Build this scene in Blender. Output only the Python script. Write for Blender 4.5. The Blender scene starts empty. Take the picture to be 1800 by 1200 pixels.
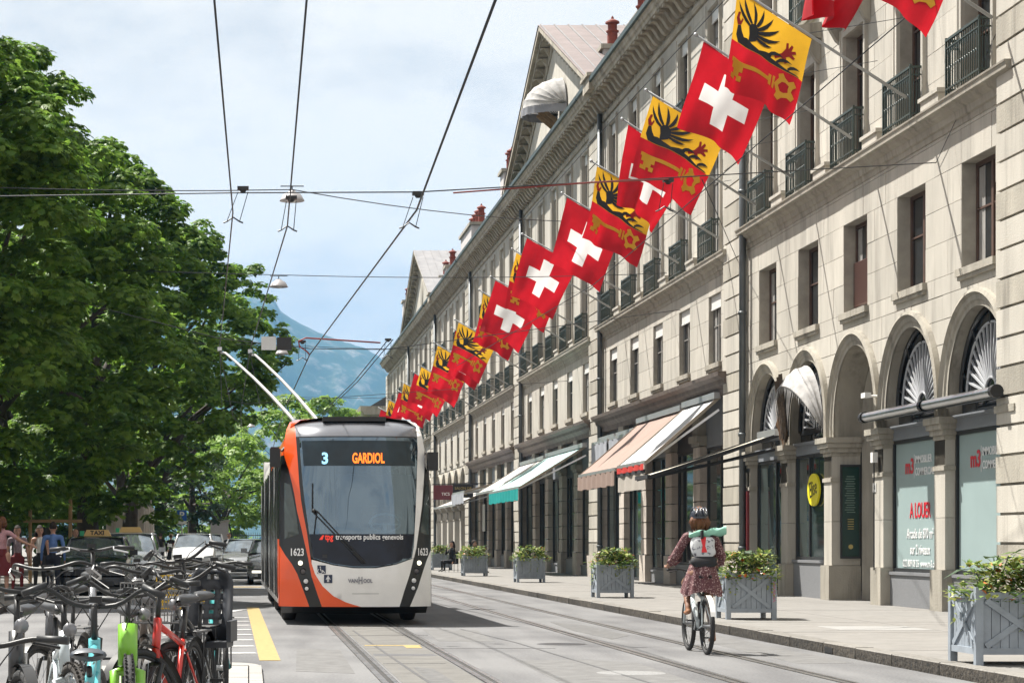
import bpy, bmesh, math, random
import numpy as np
from mathutils import Vector, Matrix, geometry
rad = math.radians
random.seed(7); rng = np.random.default_rng(7)
SC = bpy.context.scene
COL = SC.collection
# ------------------------------------------------------------------ camera
F_PX, VPX, VPY, EYE = 3800.0, 436.0, 952.0, 1.35      # long lens, level camera with a shifted frame
cam = bpy.data.cameras.new('camera'); camo = bpy.data.objects.new('camera', cam); COL.objects.link(camo)
camo.location = (0, 0, EYE); camo.rotation_euler = (rad(90), 0, 0)
cam.sensor_width = 36.0; cam.sensor_fit = 'HORIZONTAL'; cam.lens = F_PX / 1800 * 36
cam.shift_x = (900 - VPX) / 1800; cam.shift_y = (VPY - 600) / 1800
cam.clip_start = 0.5; cam.clip_end = 30000
SC.camera = camo
# ------------------------------------------------------------------ sky and sun
LIGHT = Vector((0.43, -0.375, -1.0)).normalized()      # the way the sunlight travels
ELEV = math.asin(-LIGHT.z)
AZ = math.atan2(-LIGHT.x, -LIGHT.y)                    # from +Y towards +X
W = bpy.data.worlds.new('World'); SC.world = W; W.use_nodes = True
nt = W.node_tree; N = nt.nodes; L = nt.links; N.clear()
def wn(t, **kw):
    n = N.new(t)
    for k, v in kw.items(): setattr(n, k, v)
    return n
sky = wn('ShaderNodeTexSky', sky_type='NISHITA', sun_disc=False)
sky.sun_elevation = ELEV; sky.sun_rotation = AZ; sky.air_density = 1.0; sky.dust_density = 1.5; sky.ozone_density = 1.5
tc = wn('ShaderNodeTexCoord'); mp = wn('ShaderNodeMapping'); mp.inputs['Scale'].default_value = (1.0, 1.0, 2.1)
mp.inputs['Location'].default_value = (1.37, 0.10, 0.22)
n1 = wn('ShaderNodeTexNoise'); n1.inputs['Scale'].default_value = 4.4; n1.inputs['Detail'].default_value = 7; n1.inputs['Roughness'].default_value = .55
n2 = wn('ShaderNodeTexNoise'); n2.inputs['Scale'].default_value = 7; n2.inputs['Detail'].default_value = 6; n2.inputs['Roughness'].default_value = .6
r1 = wn('ShaderNodeValToRGB'); r1.color_ramp.elements[0].position = .27; r1.color_ramp.elements[1].position = .44
r2 = wn('ShaderNodeValToRGB'); r2.color_ramp.elements[0].position = .33; r2.color_ramp.elements[1].position = .55
r2.color_ramp.elements[0].color = (.245, .248, .252, 1); r2.color_ramp.elements[1].color = (.350, .335, .315, 1)
bs = wn('ShaderNodeVectorMath', operation='MULTIPLY'); bs.inputs[1].default_value = (.105, .105, .105)
pale = wn('ShaderNodeMix', data_type='RGBA'); pale.inputs['Factor'].default_value = .85
pale.inputs['B'].default_value = (.175, .215, .235, 1)
mx = wn('ShaderNodeMix', data_type='RGBA')
bg = wn('ShaderNodeBackground'); bg.inputs['Strength'].default_value = 1.0
out = wn('ShaderNodeOutputWorld')
L.new(tc.outputs['Generated'], mp.inputs['Vector']); L.new(mp.outputs['Vector'], n1.inputs['Vector']); L.new(mp.outputs['Vector'], n2.inputs['Vector'])
L.new(n1.outputs['Fac'], r1.inputs['Fac']); L.new(n2.outputs['Fac'], r2.inputs['Fac'])
L.new(sky.outputs['Color'], bs.inputs[0]); L.new(bs.outputs[0], pale.inputs['A'])
L.new(r1.outputs['Color'], mx.inputs['Factor']); L.new(pale.outputs['Result'], mx.inputs['A']); L.new(r2.outputs['Color'], mx.inputs['B'])
L.new(mx.outputs['Result'], bg.inputs['Color']); L.new(bg.outputs[0], out.inputs['Surface'])
sun = bpy.data.lights.new('sun', 'SUN'); sun.energy = 3.75; sun.angle = rad(.6); sun.color = (1.0, .955, .88)
suno = bpy.data.objects.new('sun', sun); COL.objects.link(suno)
suno.rotation_euler = LIGHT.to_track_quat('-Z', 'Y').to_euler()
suno.location = (-30, 30, 70)
vs = SC.view_settings; vs.view_transform = 'Standard'; vs.look = 'None'; vs.gamma = 1; vs.exposure = 1.66; vs.use_curve_mapping = False
SC.render.film_transparent = False
cy = SC.cycles; cy.use_denoising = True; cy.max_bounces = 9; cy.diffuse_bounces = 5; cy.glossy_bounces = 4
cy.transmission_bounces = 4; cy.transparent_max_bounces = 12; cy.volume_bounces = 0; cy.sample_clamp_indirect = 6; cy.caustics_reflective = False; cy.caustics_refractive = False

# ------------------------------------------------------------------ materials
MATS = {}
def mat(name, col, rough=.65, metal=0.0, var=.12, scale=2.0, bump=0.0, bscale=30.0, rnd=0.0, spec=.5, coat=0.0,
        transl=0.0, emit=None, streak=0.0, hue=0.0, alpha=1.0, sheen=0.0, col2=None, c2pos=(.5, .65), stain=0.0):
    if name in MATS: return MATS[name]
    m = bpy.data.materials.new(name); m.use_nodes = True
    t = m.node_tree; nd = t.nodes; lk = t.links; nd.clear()
    o = nd.new('ShaderNodeOutputMaterial'); p = nd.new('ShaderNodeBsdfPrincipled')
    p.inputs['Roughness'].default_value = rough; p.inputs['Metallic'].default_value = metal
    p.inputs['Specular IOR Level'].default_value = spec; p.inputs['Coat Weight'].default_value = coat
    p.inputs['Coat Roughness'].default_value = .04
    if sheen: p.inputs['Sheen Weight'].default_value = sheen
    c = (*col, 1.0); cur = None
    g = nd.new('ShaderNodeNewGeometry')
    if var or col2:
        nz = nd.new('ShaderNodeTexNoise'); nz.inputs['Scale'].default_value = scale; nz.inputs['Detail'].default_value = 6; nz.inputs['Roughness'].default_value = .6
        if streak:
            mpn = nd.new('ShaderNodeMapping'); mpn.inputs['Scale'].default_value = (1, 1, streak)
            lk.new(g.outputs['Position'], mpn.inputs['Vector']); lk.new(mpn.outputs['Vector'], nz.inputs['Vector'])
        else: lk.new(g.outputs['Position'], nz.inputs['Vector'])
        rp = nd.new('ShaderNodeValToRGB'); e = rp.color_ramp.elements
        if col2: e[0].position, e[1].position = c2pos; e[0].color = c; e[1].color = (*col2, 1)
        else:
            e[0].position, e[1].position = .3, .72
            e[0].color = (*[x * (1 - var) for x in col], 1); e[1].color = (*[min(1, x * (1 + var)) for x in col], 1)
        lk.new(nz.outputs['Fac'], rp.inputs['Fac']); cur = rp.outputs['Color']
    if stain and cur:
        mp2 = nd.new('ShaderNodeMapping'); mp2.inputs['Scale'].default_value = (2.6, 2.6, .22); lk.new(g.outputs['Position'], mp2.inputs['Vector'])
        z2 = nd.new('ShaderNodeTexNoise'); z2.inputs['Scale'].default_value = 1.0; z2.inputs['Detail'].default_value = 8; z2.inputs['Roughness'].default_value = .68; lk.new(mp2.outputs[0], z2.inputs['Vector'])
        z3 = nd.new('ShaderNodeValToRGB'); z3.color_ramp.elements[0].position = .50; z3.color_ramp.elements[1].position = .72; q_ = 1-stain
        z3.color_ramp.elements[0].color = (1,1,1,1); z3.color_ramp.elements[1].color = (q_*.98, q_*.97, q_*.96, 1); lk.new(z2.outputs['Fac'], z3.inputs['Fac'])
        ml = nd.new('ShaderNodeMix'); ml.data_type = 'RGBA'; ml.blend_type = 'MULTIPLY'; ml.inputs['Factor'].default_value = 1; lk.new(cur, ml.inputs['A']); lk.new(z3.outputs['Color'], ml.inputs['B']); cur = ml.outputs['Result']
    if rnd or hue:
        oi = nd.new('ShaderNodeObjectInfo'); hs = nd.new('ShaderNodeHueSaturation')
        mr = nd.new('ShaderNodeMapRange'); mr.inputs['To Min'].default_value = 1 - rnd; mr.inputs['To Max'].default_value = 1 + rnd
        lk.new(oi.outputs['Random'], mr.inputs['Value']); lk.new(mr.outputs['Result'], hs.inputs['Value'])
        if cur: lk.new(cur, hs.inputs['Color'])
        else: hs.inputs['Color'].default_value = c
        cur = hs.outputs['Color']
    if cur: lk.new(cur, p.inputs['Base Color'])
    else: p.inputs['Base Color'].default_value = c
    if bump:
        bz = nd.new('ShaderNodeTexNoise'); bz.inputs['Scale'].default_value = bscale; bz.inputs['Detail'].default_value = 5
        lk.new(g.outputs['Position'], bz.inputs['Vector'])
        b = nd.new('ShaderNodeBump'); b.inputs['Strength'].default_value = bump; b.inputs['Distance'].default_value = .02
        lk.new(bz.outputs['Fac'], b.inputs['Height']); lk.new(b.outputs['Normal'], p.inputs['Normal'])
    if emit: p.inputs['Emission Color'].default_value = (*emit[0], 1); p.inputs['Emission Strength'].default_value = emit[1]
    sh = p.outputs[0]
    if transl:
        tr = nd.new('ShaderNodeBsdfTranslucent')
        if cur: lk.new(cur, tr.inputs['Color'])
        else: tr.inputs['Color'].default_value = c
        ms = nd.new('ShaderNodeMixShader'); ms.inputs[0].default_value = transl
        lk.new(sh, ms.inputs[1]); lk.new(tr.outputs[0], ms.inputs[2]); sh = ms.outputs[0]
    lk.new(sh, o.inputs['Surface'])
    MATS[name] = m; return m
def glassmat(name, tint, refl=.12, rough=.02, opaque=0.0):
    """clear sheet glass: a tinted see-through layer with a mirror coat that grows towards grazing angles"""
    if name in MATS: return MATS[name]
    m = bpy.data.materials.new(name); m.use_nodes = True
    t = m.node_tree; nd = t.nodes; lk = t.links; nd.clear()
    o = nd.new('ShaderNodeOutputMaterial'); tr = nd.new('ShaderNodeBsdfTransparent'); tr.inputs[0].default_value = (*tint, 1)
    gl = nd.new('ShaderNodeBsdfGlossy'); gl.inputs['Roughness'].default_value = rough; gl.inputs['Color'].default_value = (.62, .82, 1, 1)
    lw = nd.new('ShaderNodeLayerWeight'); lw.inputs['Blend'].default_value = .25
    mr = nd.new('ShaderNodeMapRange'); mr.inputs['To Min'].default_value = refl; mr.inputs['To Max'].default_value = .95
    ms = nd.new('ShaderNodeMixShader')
    lk.new(lw.outputs['Fresnel'], mr.inputs['Value']); lk.new(mr.outputs['Result'], ms.inputs[0])
    lk.new(tr.outputs[0], ms.inputs[1]); lk.new(gl.outputs[0], ms.inputs[2]); lk.new(ms.outputs[0], o.inputs['Surface'])
    MATS[name] = m; return m

# ------------------------------------------------------------------ mesh builder
def unit(v): v = Vector(v); return v / max(v.length, 1e-9)
class MB:
    def __init__(s): s.v = []; s.f = []; s.m = []; s.mi = 0
    def add(s, vs_, fs):
        b = len(s.v); s.v += [tuple(q) for q in vs_]
        for f in fs: s.f.append([b + i for i in f]); s.m.append(s.mi)
        return s
    def mat(s, i): s.mi = i; return s
    def box(s, a, b):
        x0, y0, z0 = (min(a[i], b[i]) for i in range(3)); x1, y1, z1 = (max(a[i], b[i]) for i in range(3))
        return s.add([(x0,y0,z0),(x1,y0,z0),(x1,y1,z0),(x0,y1,z0),(x0,y0,z1),(x1,y0,z1),(x1,y1,z1),(x0,y1,z1)],
                     [(0,3,2,1),(4,5,6,7),(0,1,5,4),(1,2,6,5),(2,3,7,6),(3,0,4,7)])
    def obox(s, c, sx, sy, sz, M=None):
        vs_ = [Vector((x*sx/2, y*sy/2, z*sz/2)) for z in (-1,1) for x, y in ((-1,-1),(1,-1),(1,1),(-1,1))]
        M = M or Matrix.Identity(3)
        return s.add([M @ q + Vector(c) for q in vs_], [(0,3,2,1),(4,5,6,7),(0,1,5,4),(1,2,6,5),(2,3,7,6),(3,0,4,7)])
    def bar(s, a, b, w, h=None, up=(0,0,1)):
        a, b = Vector(a), Vector(b); d = unit(b - a); u = Vector(up)
        if abs(d.dot(u)) > .98: u = Vector((0, 1, 0))
        r = unit(d.cross(u)); u = r.cross(d); h = h or w
        vs_ = [p + r * (i * w / 2) + u * (j * h / 2) for p in (a, b) for i, j in ((-1,-1),(1,-1),(1,1),(-1,1))]
        return s.add(vs_, [(0,3,2,1),(4,5,6,7),(0,1,5,4),(1,2,6,5),(2,3,7,6),(3,0,4,7)])
    def prism(s, poly, lo, hi, axis='y'):
        """2-D polygon extruded along an axis; poly gives the two other coordinates in x,y,z order"""
        n = len(poly)
        def P(p, q): return {'x': (q, p[0], p[1]), 'y': (p[0], q, p[1]), 'z': (p[0], p[1], q)}[axis]
        return s.add([P(p, lo) for p in poly] + [P(p, hi) for p in poly],
                     [list(range(n))[::-1], [n + i for i in range(n)]] + [(i, (i+1) % n, n + (i+1) % n, n + i) for i in range(n)])
    def tube(s, pts, r, n=8, caps=True, closed=False, squash=None):
        pts = [Vector(p) for p in pts]; k = len(pts); rs = r if isinstance(r, (list, tuple)) else [r] * k
        ring = []; prev = None
        for i, p in enumerate(pts):
            if closed: d = unit(pts[(i+1) % k] - pts[i-1])
            else: d = unit(pts[min(i+1, k-1)] - pts[max(i-1, 0)])
            if prev is None:
                u = Vector((0,0,1)) if abs(d.z) < .9 else Vector((0,1,0))
                u = unit(u - d * u.dot(d))
            else:
                u = prev - d * prev.dot(d); u = unit(u) if u.length > 1e-6 else prev
            prev = u; w = d.cross(u)
            q = squash[i] if isinstance(squash, list) else (squash or 1)
            ring.append([p + (u * math.cos(a) + w * math.sin(a) * q) * rs[i] for a in (2*math.pi*j/n for j in range(n))])
        b = len(s.v)
        for R in ring: s.v += [tuple(q) for q in R]
        for i in range(k if closed else k - 1):
            i2 = (i + 1) % k
            for j in range(n):
                s.f.append([b+i*n+j, b+i*n+(j+1)%n, b+i2*n+(j+1)%n, b+i2*n+j]); s.m.append(s.mi)
        if caps and not closed:
            s.f.append([b+j for j in range(n)][::-1]); s.m.append(s.mi)
            s.f.append([b+(k-1)*n+j for j in range(n)]); s.m.append(s.mi)
        return s
    def lathe(s, prof, c=(0,0,0), n=16, axis='z'):
        b = len(s.v)
        for r, h in prof:
            for j in range(n):
                a = 2*math.pi*j/n; x, y = r*math.cos(a), r*math.sin(a)
                s.v.append({'z': (c[0]+x, c[1]+y, c[2]+h), 'x': (c[0]+h, c[1]+x, c[2]+y), 'y': (c[0]+x, c[1]+h, c[2]+y)}[axis])
        for i in range(len(prof)-1):
            for j in range(n):
                s.f.append([b+i*n+j, b+i*n+(j+1)%n, b+(i+1)*n+(j+1)%n, b+(i+1)*n+j]); s.m.append(s.mi)
        return s
    def grid(s, P, nu, nv, closeu=False):
        b = len(s.v)
        for i in range(nu):
            for j in range(nv): s.v.append(tuple(P(i/(nu-1) if not closeu else i/nu, j/(nv-1))))
        for i in range(nu if closeu else nu-1):
            for j in range(nv-1):
                i2 = (i+1) % nu
                s.f.append([b+i*nv+j, b+i2*nv+j, b+i2*nv+j+1, b+i*nv+j+1]); s.m.append(s.mi)
        return s
    def ball(s, c, r, n=10, m=7):
        rx, ry, rz = r if isinstance(r, (list, tuple)) else (r, r, r)
        return s.grid(lambda u, v: (c[0]+rx*math.cos(2*math.pi*u)*math.sin(math.pi*v), c[1]+ry*math.sin(2*math.pi*u)*math.sin(math.pi*v), c[2]-rz*math.cos(math.pi*v)), n, m, True)
    def mesh(s, name, mats, smooth=False):
        me = bpy.data.meshes.new(name); me.from_pydata(s.v, [], s.f)
        for m in (mats if isinstance(mats, (list, tuple)) else [mats]): me.materials.append(m)
        if any(s.m): me.polygons.foreach_set('material_index', s.m)
        if smooth: me.polygons.foreach_set('use_smooth', [True] * len(me.polygons))
        me.update()
        return me
    def build(s, name, mats, parent=None, smooth=False, world=False, loc=None, auto=None):
        if world and parent is not None:
            o = worigin(parent); s.v = [(a-o[0], b-o[1], c-o[2]) for a, b, c in s.v]
        me = s.mesh(name, mats, smooth)
        if auto is not None: me.set_sharp_from_angle(angle=rad(auto))
        return obj(name, me, parent, loc)
def worigin(o):
    v = Vector((0,0,0))
    while o is not None: v += o.location; o = o.parent
    return v
def obj(name, me, parent=None, loc=None, rot=None, scale=None):
    o = bpy.data.objects.new(name, me); COL.objects.link(o)
    if parent is not None: o.parent = parent
    if loc is not None: o.location = loc
    if rot is not None: o.rotation_euler = rot
    if scale is not None: o.scale = scale
    return o
def tag(o, label, cat, group=None, kind=None):
    o['label'] = label; o['category'] = cat
    if group: o['group'] = group
    if kind: o['kind'] = kind
    return o
def thing(name, label, cat, loc=(0,0,0), rotz=0, group=None):
    o = bpy.data.objects.new(name, None); COL.objects.link(o); o.empty_display_size = .2
    o.location = loc; o.rotation_euler = (0, 0, rotz)
    return tag(o, label, cat, group)
def copy_tree(o, parent=None):
    c = o.copy(); COL.objects.link(c); c.parent = parent
    for ch in o.children: copy_tree(ch, c)
    return c
def struct(o, name=None): o['kind'] = 'structure'; return o
ORD = ['first','second','third','fourth','fifth','sixth','seventh','eighth','ninth','tenth','eleventh','twelfth','thirteenth','fourteenth',
       'fifteenth','sixteenth','seventeenth','eighteenth','nineteenth','twentieth','twenty-first','twenty-second','twenty-third','twenty-fourth']
UNITBOX = MB().box((0,0,0),(1,1,1))
_ub = {}
def stonebox(name, a, b, m, parent, o=None):
    """one block: shared unit cube scaled to size, world corners a..b"""
    if m.name not in _ub: _ub[m.name] = UNITBOX.mesh('block', m)
    o = o or worigin(parent)
    return obj(name, _ub[m.name], parent, (a[0]-o[0], a[1]-o[1], a[2]-o[2]), None, (b[0]-a[0], b[1]-a[1], b[2]-a[2]))
def text(name, body, size, M4, m, parent, ext=.004, align='CENTER', sx=1.0, bold=0.0, fit=None):
    cu = bpy.data.curves.new('t', 'FONT'); cu.body = body; cu.size = size; cu.extrude = ext; cu.align_x = align; cu.align_y = 'CENTER'; cu.offset = bold
    cu.resolution_u = 3
    t = bpy.data.objects.new('t', cu); COL.objects.link(t)
    dg = bpy.context.evaluated_depsgraph_get(); me = bpy.data.meshes.new_from_object(t.evaluated_get(dg))
    bpy.data.objects.remove(t); me.materials.clear(); me.materials.append(m)
    if fit: sx = fit/max(1e-6, max(v.co.x for v in me.vertices)-min(v.co.x for v in me.vertices))
    me.transform(Matrix.Diagonal((sx, 1, 1, 1))); me.transform(M4); me.name = name
    return obj(name, me, parent)
def fill(poly, holes=(), step=.1, lo=None):
    """triangulate a 2-D outline with an inner grid: (points, tris)"""
    pts = []; edges = []
    def dens(P):
        out_ = []
        for i, p in enumerate(P):
            q = P[(i+1) % len(P)]; d = math.dist(p, q); k = max(1, int(d/step))
            out_ += [(p[0]+(q[0]-p[0])*j/k, p[1]+(q[1]-p[1])*j/k) for j in range(k)]
        return out_
    loops = [dens(poly)] + [dens(h) for h in holes]
    faces = []
    for lp in loops:
        b = len(pts); pts += lp; edges += [(b+i, b+(i+1) % len(lp)) for i in range(len(lp))]
    def inside(p, P):
        c = False; j = len(P)-1
        for i in range(len(P)):
            if (P[i][1] > p[1]) != (P[j][1] > p[1]) and p[0] < (P[j][0]-P[i][0])*(p[1]-P[i][1])/(P[j][1]-P[i][1])+P[i][0]: c = not c
            j = i
        return c
    xs = [p[0] for p in poly]; ys = [p[1] for p in poly]
    x = min(xs)+step*.5
    while x < max(xs):
        y = min(ys)+step*.5
        while y < max(ys):
            if inside((x, y), poly) and not any(inside((x, y), h) for h in holes): pts.append((x, y))
            y += step
        x += step
    r = geometry.delaunay_2d_cdt([Vector(p) for p in pts], edges, [], 0, 1e-6)
    V = [(p.x, p.y) for p in r[0]]; T = []
    for f in r[2]:
        c = (sum(V[i][0] for i in f)/len(f), sum(V[i][1] for i in f)/len(f))
        if inside(c, poly) and not any(inside(c, h) for h in holes): T.append(list(f))
    return V, T
HAZE_D = 1.05e-4
# ------------------------------------------------------------------ shared materials
STONE = mat('limestone', (.435,.41,.36), .85, var=.13, scale=1.1, bump=.3, bscale=35, rnd=.09, streak=.45, stain=.36)
STONE_D = mat('limestone weathered', (.34,.315,.265), .88, var=.2, scale=1.6, bump=.4, bscale=25, rnd=.08, streak=.35, stain=.5)
STONE_P = mat('molasse pier stone', (.47,.42,.37), .88, var=.16, scale=1.8, bump=.4, bscale=28, rnd=.10, stain=.4)
WALLM = mat('wall backing mortar', (.33,.31,.27), .9, var=.2, scale=3)
CORN = mat('cornice stone', (.36,.325,.265), .88, var=.25, scale=1.5, bump=.3, bscale=20, streak=.4, stain=.5)
GUTTER = mat('gutter patinated metal', (.045,.065,.06), .5, metal=.4, var=.3)
IRON = mat('balcony iron dark green', (.025,.04,.033), .5, var=.2)
WOOD = mat('window timber brown', (.085,.05,.038), .55, var=.2, scale=6)
WOODG = mat('window timber grey', (.20,.19,.175), .6, var=.15, scale=6)
PANE = mat('window pane', (.018,.021,.024), .05, var=0, spec=.8)
PANEG = mat('shop pane green', (.035,.05,.048), .04, var=.3, scale=1.5, spec=.9)
BLIND = mat('roller blind', (.62,.62,.60), .6, var=.05)
DARKF = mat('shopfront dark metal', (.03,.032,.035), .4, var=.2, metal=.3)
GREYP = mat('grey painted panel', (.20,.215,.235), .5, var=.1)
GRAN = mat('grey granite plinth', (.19,.195,.205), .6, var=.25, scale=60, bump=.1, bscale=80)
PIPE = mat('zinc downpipe', (.10,.11,.115), .45, metal=.5, var=.2)
ZINC = mat('zinc roof', (.22,.215,.22), .5, metal=.2, var=.2, scale=1.2)
PINKZ = mat('zinc roof rosy', (.19,.155,.148), .55, metal=.1, var=.18, scale=1.4)
SLATE = mat('slate', (.045,.043,.042), .7, var=.35, scale=9, bump=.4, bscale=14)
TILE = mat('clay roof tiles', (.42,.19,.10), .8, var=.3, scale=12, bump=.5, bscale=20)
CLAY = mat('chimney pot clay', (.17,.035,.022), .75, var=.3, scale=8)
RENDER_W = mat('chimney render', (.50,.475,.47), .85, var=.15, scale=2, streak=.4)
WHITE = mat('white paint', (.72,.72,.70), .5, var=.05)
BLACK = mat('black plastic', (.012,.012,.013), .45, var=.2)
CABLE = mat('cable steel', (.035,.037,.042), .5, metal=.5, var=.1)
STEEL = mat('bright steel', (.55,.56,.57), .28, metal=1, var=.1)
ALU = mat('aluminium', (.62,.63,.64), .35, metal=.8, var=.05)

# ------------------------------------------------------------------ ground, road, pavements
def asphalt():
    m = bpy.data.materials.new('asphalt'); m.use_nodes = True; t = m.node_tree; nd = t.nodes; lk = t.links; p = nd['Principled BSDF']
    p.inputs['Roughness'].default_value = .82; p.inputs['Specular IOR Level'].default_value = .35
    g = nd.new('ShaderNodeNewGeometry')
    mpn = nd.new('ShaderNodeMapping'); mpn.inputs['Scale'].default_value = (1.0, .12, 1)
    lk.new(g.outputs['Position'], mpn.inputs['Vector'])
    a = nd.new('ShaderNodeTexNoise'); a.inputs['Scale'].default_value = 1.9; a.inputs['Detail'].default_value = 8; lk.new(mpn.outputs[0], a.inputs['Vector'])
    b = nd.new('ShaderNodeTexNoise'); b.inputs['Scale'].default_value = 34; b.inputs['Detail'].default_value = 6; lk.new(g.outputs['Position'], b.inputs['Vector'])
    c = nd.new('ShaderNodeTexNoise'); c.inputs['Scale'].default_value = .35; c.inputs['Detail'].default_value = 4; lk.new(g.outputs['Position'], c.inputs['Vector'])
    s1 = nd.new('ShaderNodeMath'); s1.operation = 'ADD'; lk.new(a.outputs[0], s1.inputs[0]); lk.new(c.outputs[0], s1.inputs[1])
    s2 = nd.new('ShaderNodeMath'); s2.operation = 'MULTIPLY_ADD'; lk.new(b.outputs[0], s2.inputs[0]); s2.inputs[1].default_value = 1.1; lk.new(s1.outputs[0], s2.inputs[2])
    r = nd.new('ShaderNodeValToRGB'); r.color_ramp.elements[0].position = .55; r.color_ramp.elements[1].position = 1.0
    mr = nd.new('ShaderNodeMapRange'); mr.inputs['From Min'].default_value = .75; mr.inputs['From Max'].default_value = 2.3; lk.new(s2.outputs[0], mr.inputs['Value'])
    r.color_ramp.elements[0].position = .27; r.color_ramp.elements[1].position = .66
    r.color_ramp.elements[0].color = (.070,.070,.074,1); r.color_ramp.elements[1].color = (.158,.158,.160,1)
    lk.new(mr.outputs[0], r.inputs['Fac']); lk.new(r.outputs['Color'], p.inputs['Base Color'])
    bp = nd.new('ShaderNodeBump'); bp.inputs['Strength'].default_value = .25; bp.inputs['Distance'].default_value = .01
    lk.new(b.outputs[0], bp.inputs['Height']); lk.new(bp.outputs[0], p.inputs['Normal'])
    return m
ASPH = asphalt()
ASPH2 = mat('asphalt track bed', (.118,.114,.106), .85, var=.22, scale=2.5, bump=.25, bscale=60)
ASPH3 = mat('asphalt repair patch', (.085,.085,.09), .85, var=.2, scale=6, bump=.2, bscale=60)
PAVE = mat('pavement asphalt pale', (.185,.177,.165), .85, var=.17, scale=2.6, bump=.3, bscale=40, stain=.22)
GRAVEL = mat('town ground', (.14,.135,.125), .95, var=.2, scale=.5)
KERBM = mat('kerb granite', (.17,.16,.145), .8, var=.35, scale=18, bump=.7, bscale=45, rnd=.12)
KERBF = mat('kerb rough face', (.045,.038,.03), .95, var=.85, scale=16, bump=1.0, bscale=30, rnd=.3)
SLABM = mat('concrete slab', (.27,.26,.245), .85, var=.12, scale=4, bump=.15, bscale=60, rnd=.04)
YEL = mat('road paint yellow', (.31,.225,.085), .8, var=.22, scale=14, bump=.2, bscale=50)
WHI = mat('road paint white', (.36,.36,.355), .8, var=.3, scale=14)
def sheet(name, x0, x1, y0, y1, z, m, parent=None):
    return MB().add([(x0,y0,z),(x1,y0,z),(x1,y1,z),(x0,y1,z)], [(0,1,2,3)]).build(name, m, parent)
g = struct(sheet('ground', -9000, 9000, -3000, 9000, -.03, GRAVEL))
road = struct(MB().box((-4.7,-20,-.02),(7.0,330,0)).build('road', ASPH))
KX = 7.05
pav = struct(MB().box((KX+.16,-20,-.02),(40,330,.12)).build('pavement', PAVE))
pavl = struct(MB().box((-60,38,-.02),(-4.86,330,.12)).build('pavement_left', PAVE))
# kerb stones, one by one, down both sides
def kerb(name, xa, xb, y0, y1, ln, face_dir):
    k = struct(MB().box((xa+.02,y0,-.02),(xb-.02,y1,.10)).build(name, KERBM))
    y = y0; i = 0
    me = []
    for q in range(3):
        b = MB(); w = xb-xa; e = .012
        jit = [random.uniform(-.008,.008) for _ in range(8)]
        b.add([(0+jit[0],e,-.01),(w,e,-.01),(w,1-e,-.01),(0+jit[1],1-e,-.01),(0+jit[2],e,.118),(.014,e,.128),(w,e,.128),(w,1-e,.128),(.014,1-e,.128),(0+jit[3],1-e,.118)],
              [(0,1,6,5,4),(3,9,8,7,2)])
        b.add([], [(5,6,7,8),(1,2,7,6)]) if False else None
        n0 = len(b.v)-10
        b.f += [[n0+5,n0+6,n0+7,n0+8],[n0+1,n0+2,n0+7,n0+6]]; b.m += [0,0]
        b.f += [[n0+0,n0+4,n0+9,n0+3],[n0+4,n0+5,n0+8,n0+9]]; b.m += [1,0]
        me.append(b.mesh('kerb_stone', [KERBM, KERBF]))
    while y < y1-.2:
        l_ = min(ln*random.uniform(.85,1.15), y1-y)
        if face_dir > 0: obj('kerb_stone', random.choice(me), k, (xa, y, random.uniform(-.004,.004)), None, (1, l_, 1))
        else: obj('kerb_stone', random.choice(me), k, (xb, y+l_, random.uniform(-.004,.004)), (0,0,math.pi), (1, l_, 1))
        y += l_; i += 1
    return k
kerb('kerb', KX, KX+.22, 19, 330, 1.6, 1)
kerb('kerb_left', -5.0, -4.66, 38, 200, 1.6, -1)
# storm drain mouth in the kerb
MB().box((KX-.012,26.05,.0),(KX+.05,26.4,.075)).build('drain_mouth', BLACK, None)
tag(bpy.data.objects['drain_mouth'], 'small dark drain opening in the granite kerb beside the cyclist', 'drain')
# joints and patches on the pavement
pj = MB()
for y in (24.6, 29.5, 33.2, 39, 46, 54, 62, 75): pj.box((KX+.25,y,.1195),(12.1,y+.02,.1215))
pj.box((9.6,20,.1195),(9.615,120,.1214)); pj.build('pavement_joint', mat('joint dirt', (.11,.105,.10), .95, var=.2), pav)
MB().box((8.3,30.2,.118),(9.6,31.6,.1225)).build('pavement_patch', mat('fresh concrete patch', (.24,.237,.23), .85, var=.1, scale=5), pav)
# tram tracks in the road: rails of the two lines
def rail(name, x, y0, y1, label, bend=0.0):
    b = MB(); K = 50
    def cx(y): return x + bend * max(0, (y-40))**2 / 10000
    for i in range(K):
        ya, yb = y0+(y1-y0)*i/K, y0+(y1-y0)*(i+1)/K
        for (o0,o1,h,mi) in ((-.085,-.022,.006,0),(-.022,.026,.003,1),(.026,.07,.006,0),(-.092,-.085,.004,1),(.07,.078,.004,1)):
            b.mat(mi).add([(cx(ya)+o0,ya,h),(cx(ya)+o1,ya,h),(cx(yb)+o1,yb,h),(cx(yb)+o0,yb,h)], [(0,1,2,3)])
    o = b.build(name, [mat('rail steel', (.33,.325,.32), .3, metal=.9, var=.35, scale=4), mat('rail groove dirt', (.035,.034,.033), .9, var=.3)], None)
    return tag(o, label, 'rail')
rail('tram_rail', 1.37, 15, 300, 'grooved steel tram rail running under the left half of the trolleybus')
rail('tram_rail', 2.37, 15, 300, 'grooved steel tram rail running under the right half of the trolleybus')
rail('tram_rail', 4.72, 15, 300, 'grooved steel tram rail in the empty lane beside the trolleybus')
rail('tram_rail', 5.78, 15, 300, 'grooved steel tram rail closest to the kerb where the cyclist rides')
bed = MB()
bed.box((1.48,15,0),(2.26,36,.0022)); bed.build('track_bed', ASPH2, road)
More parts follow.
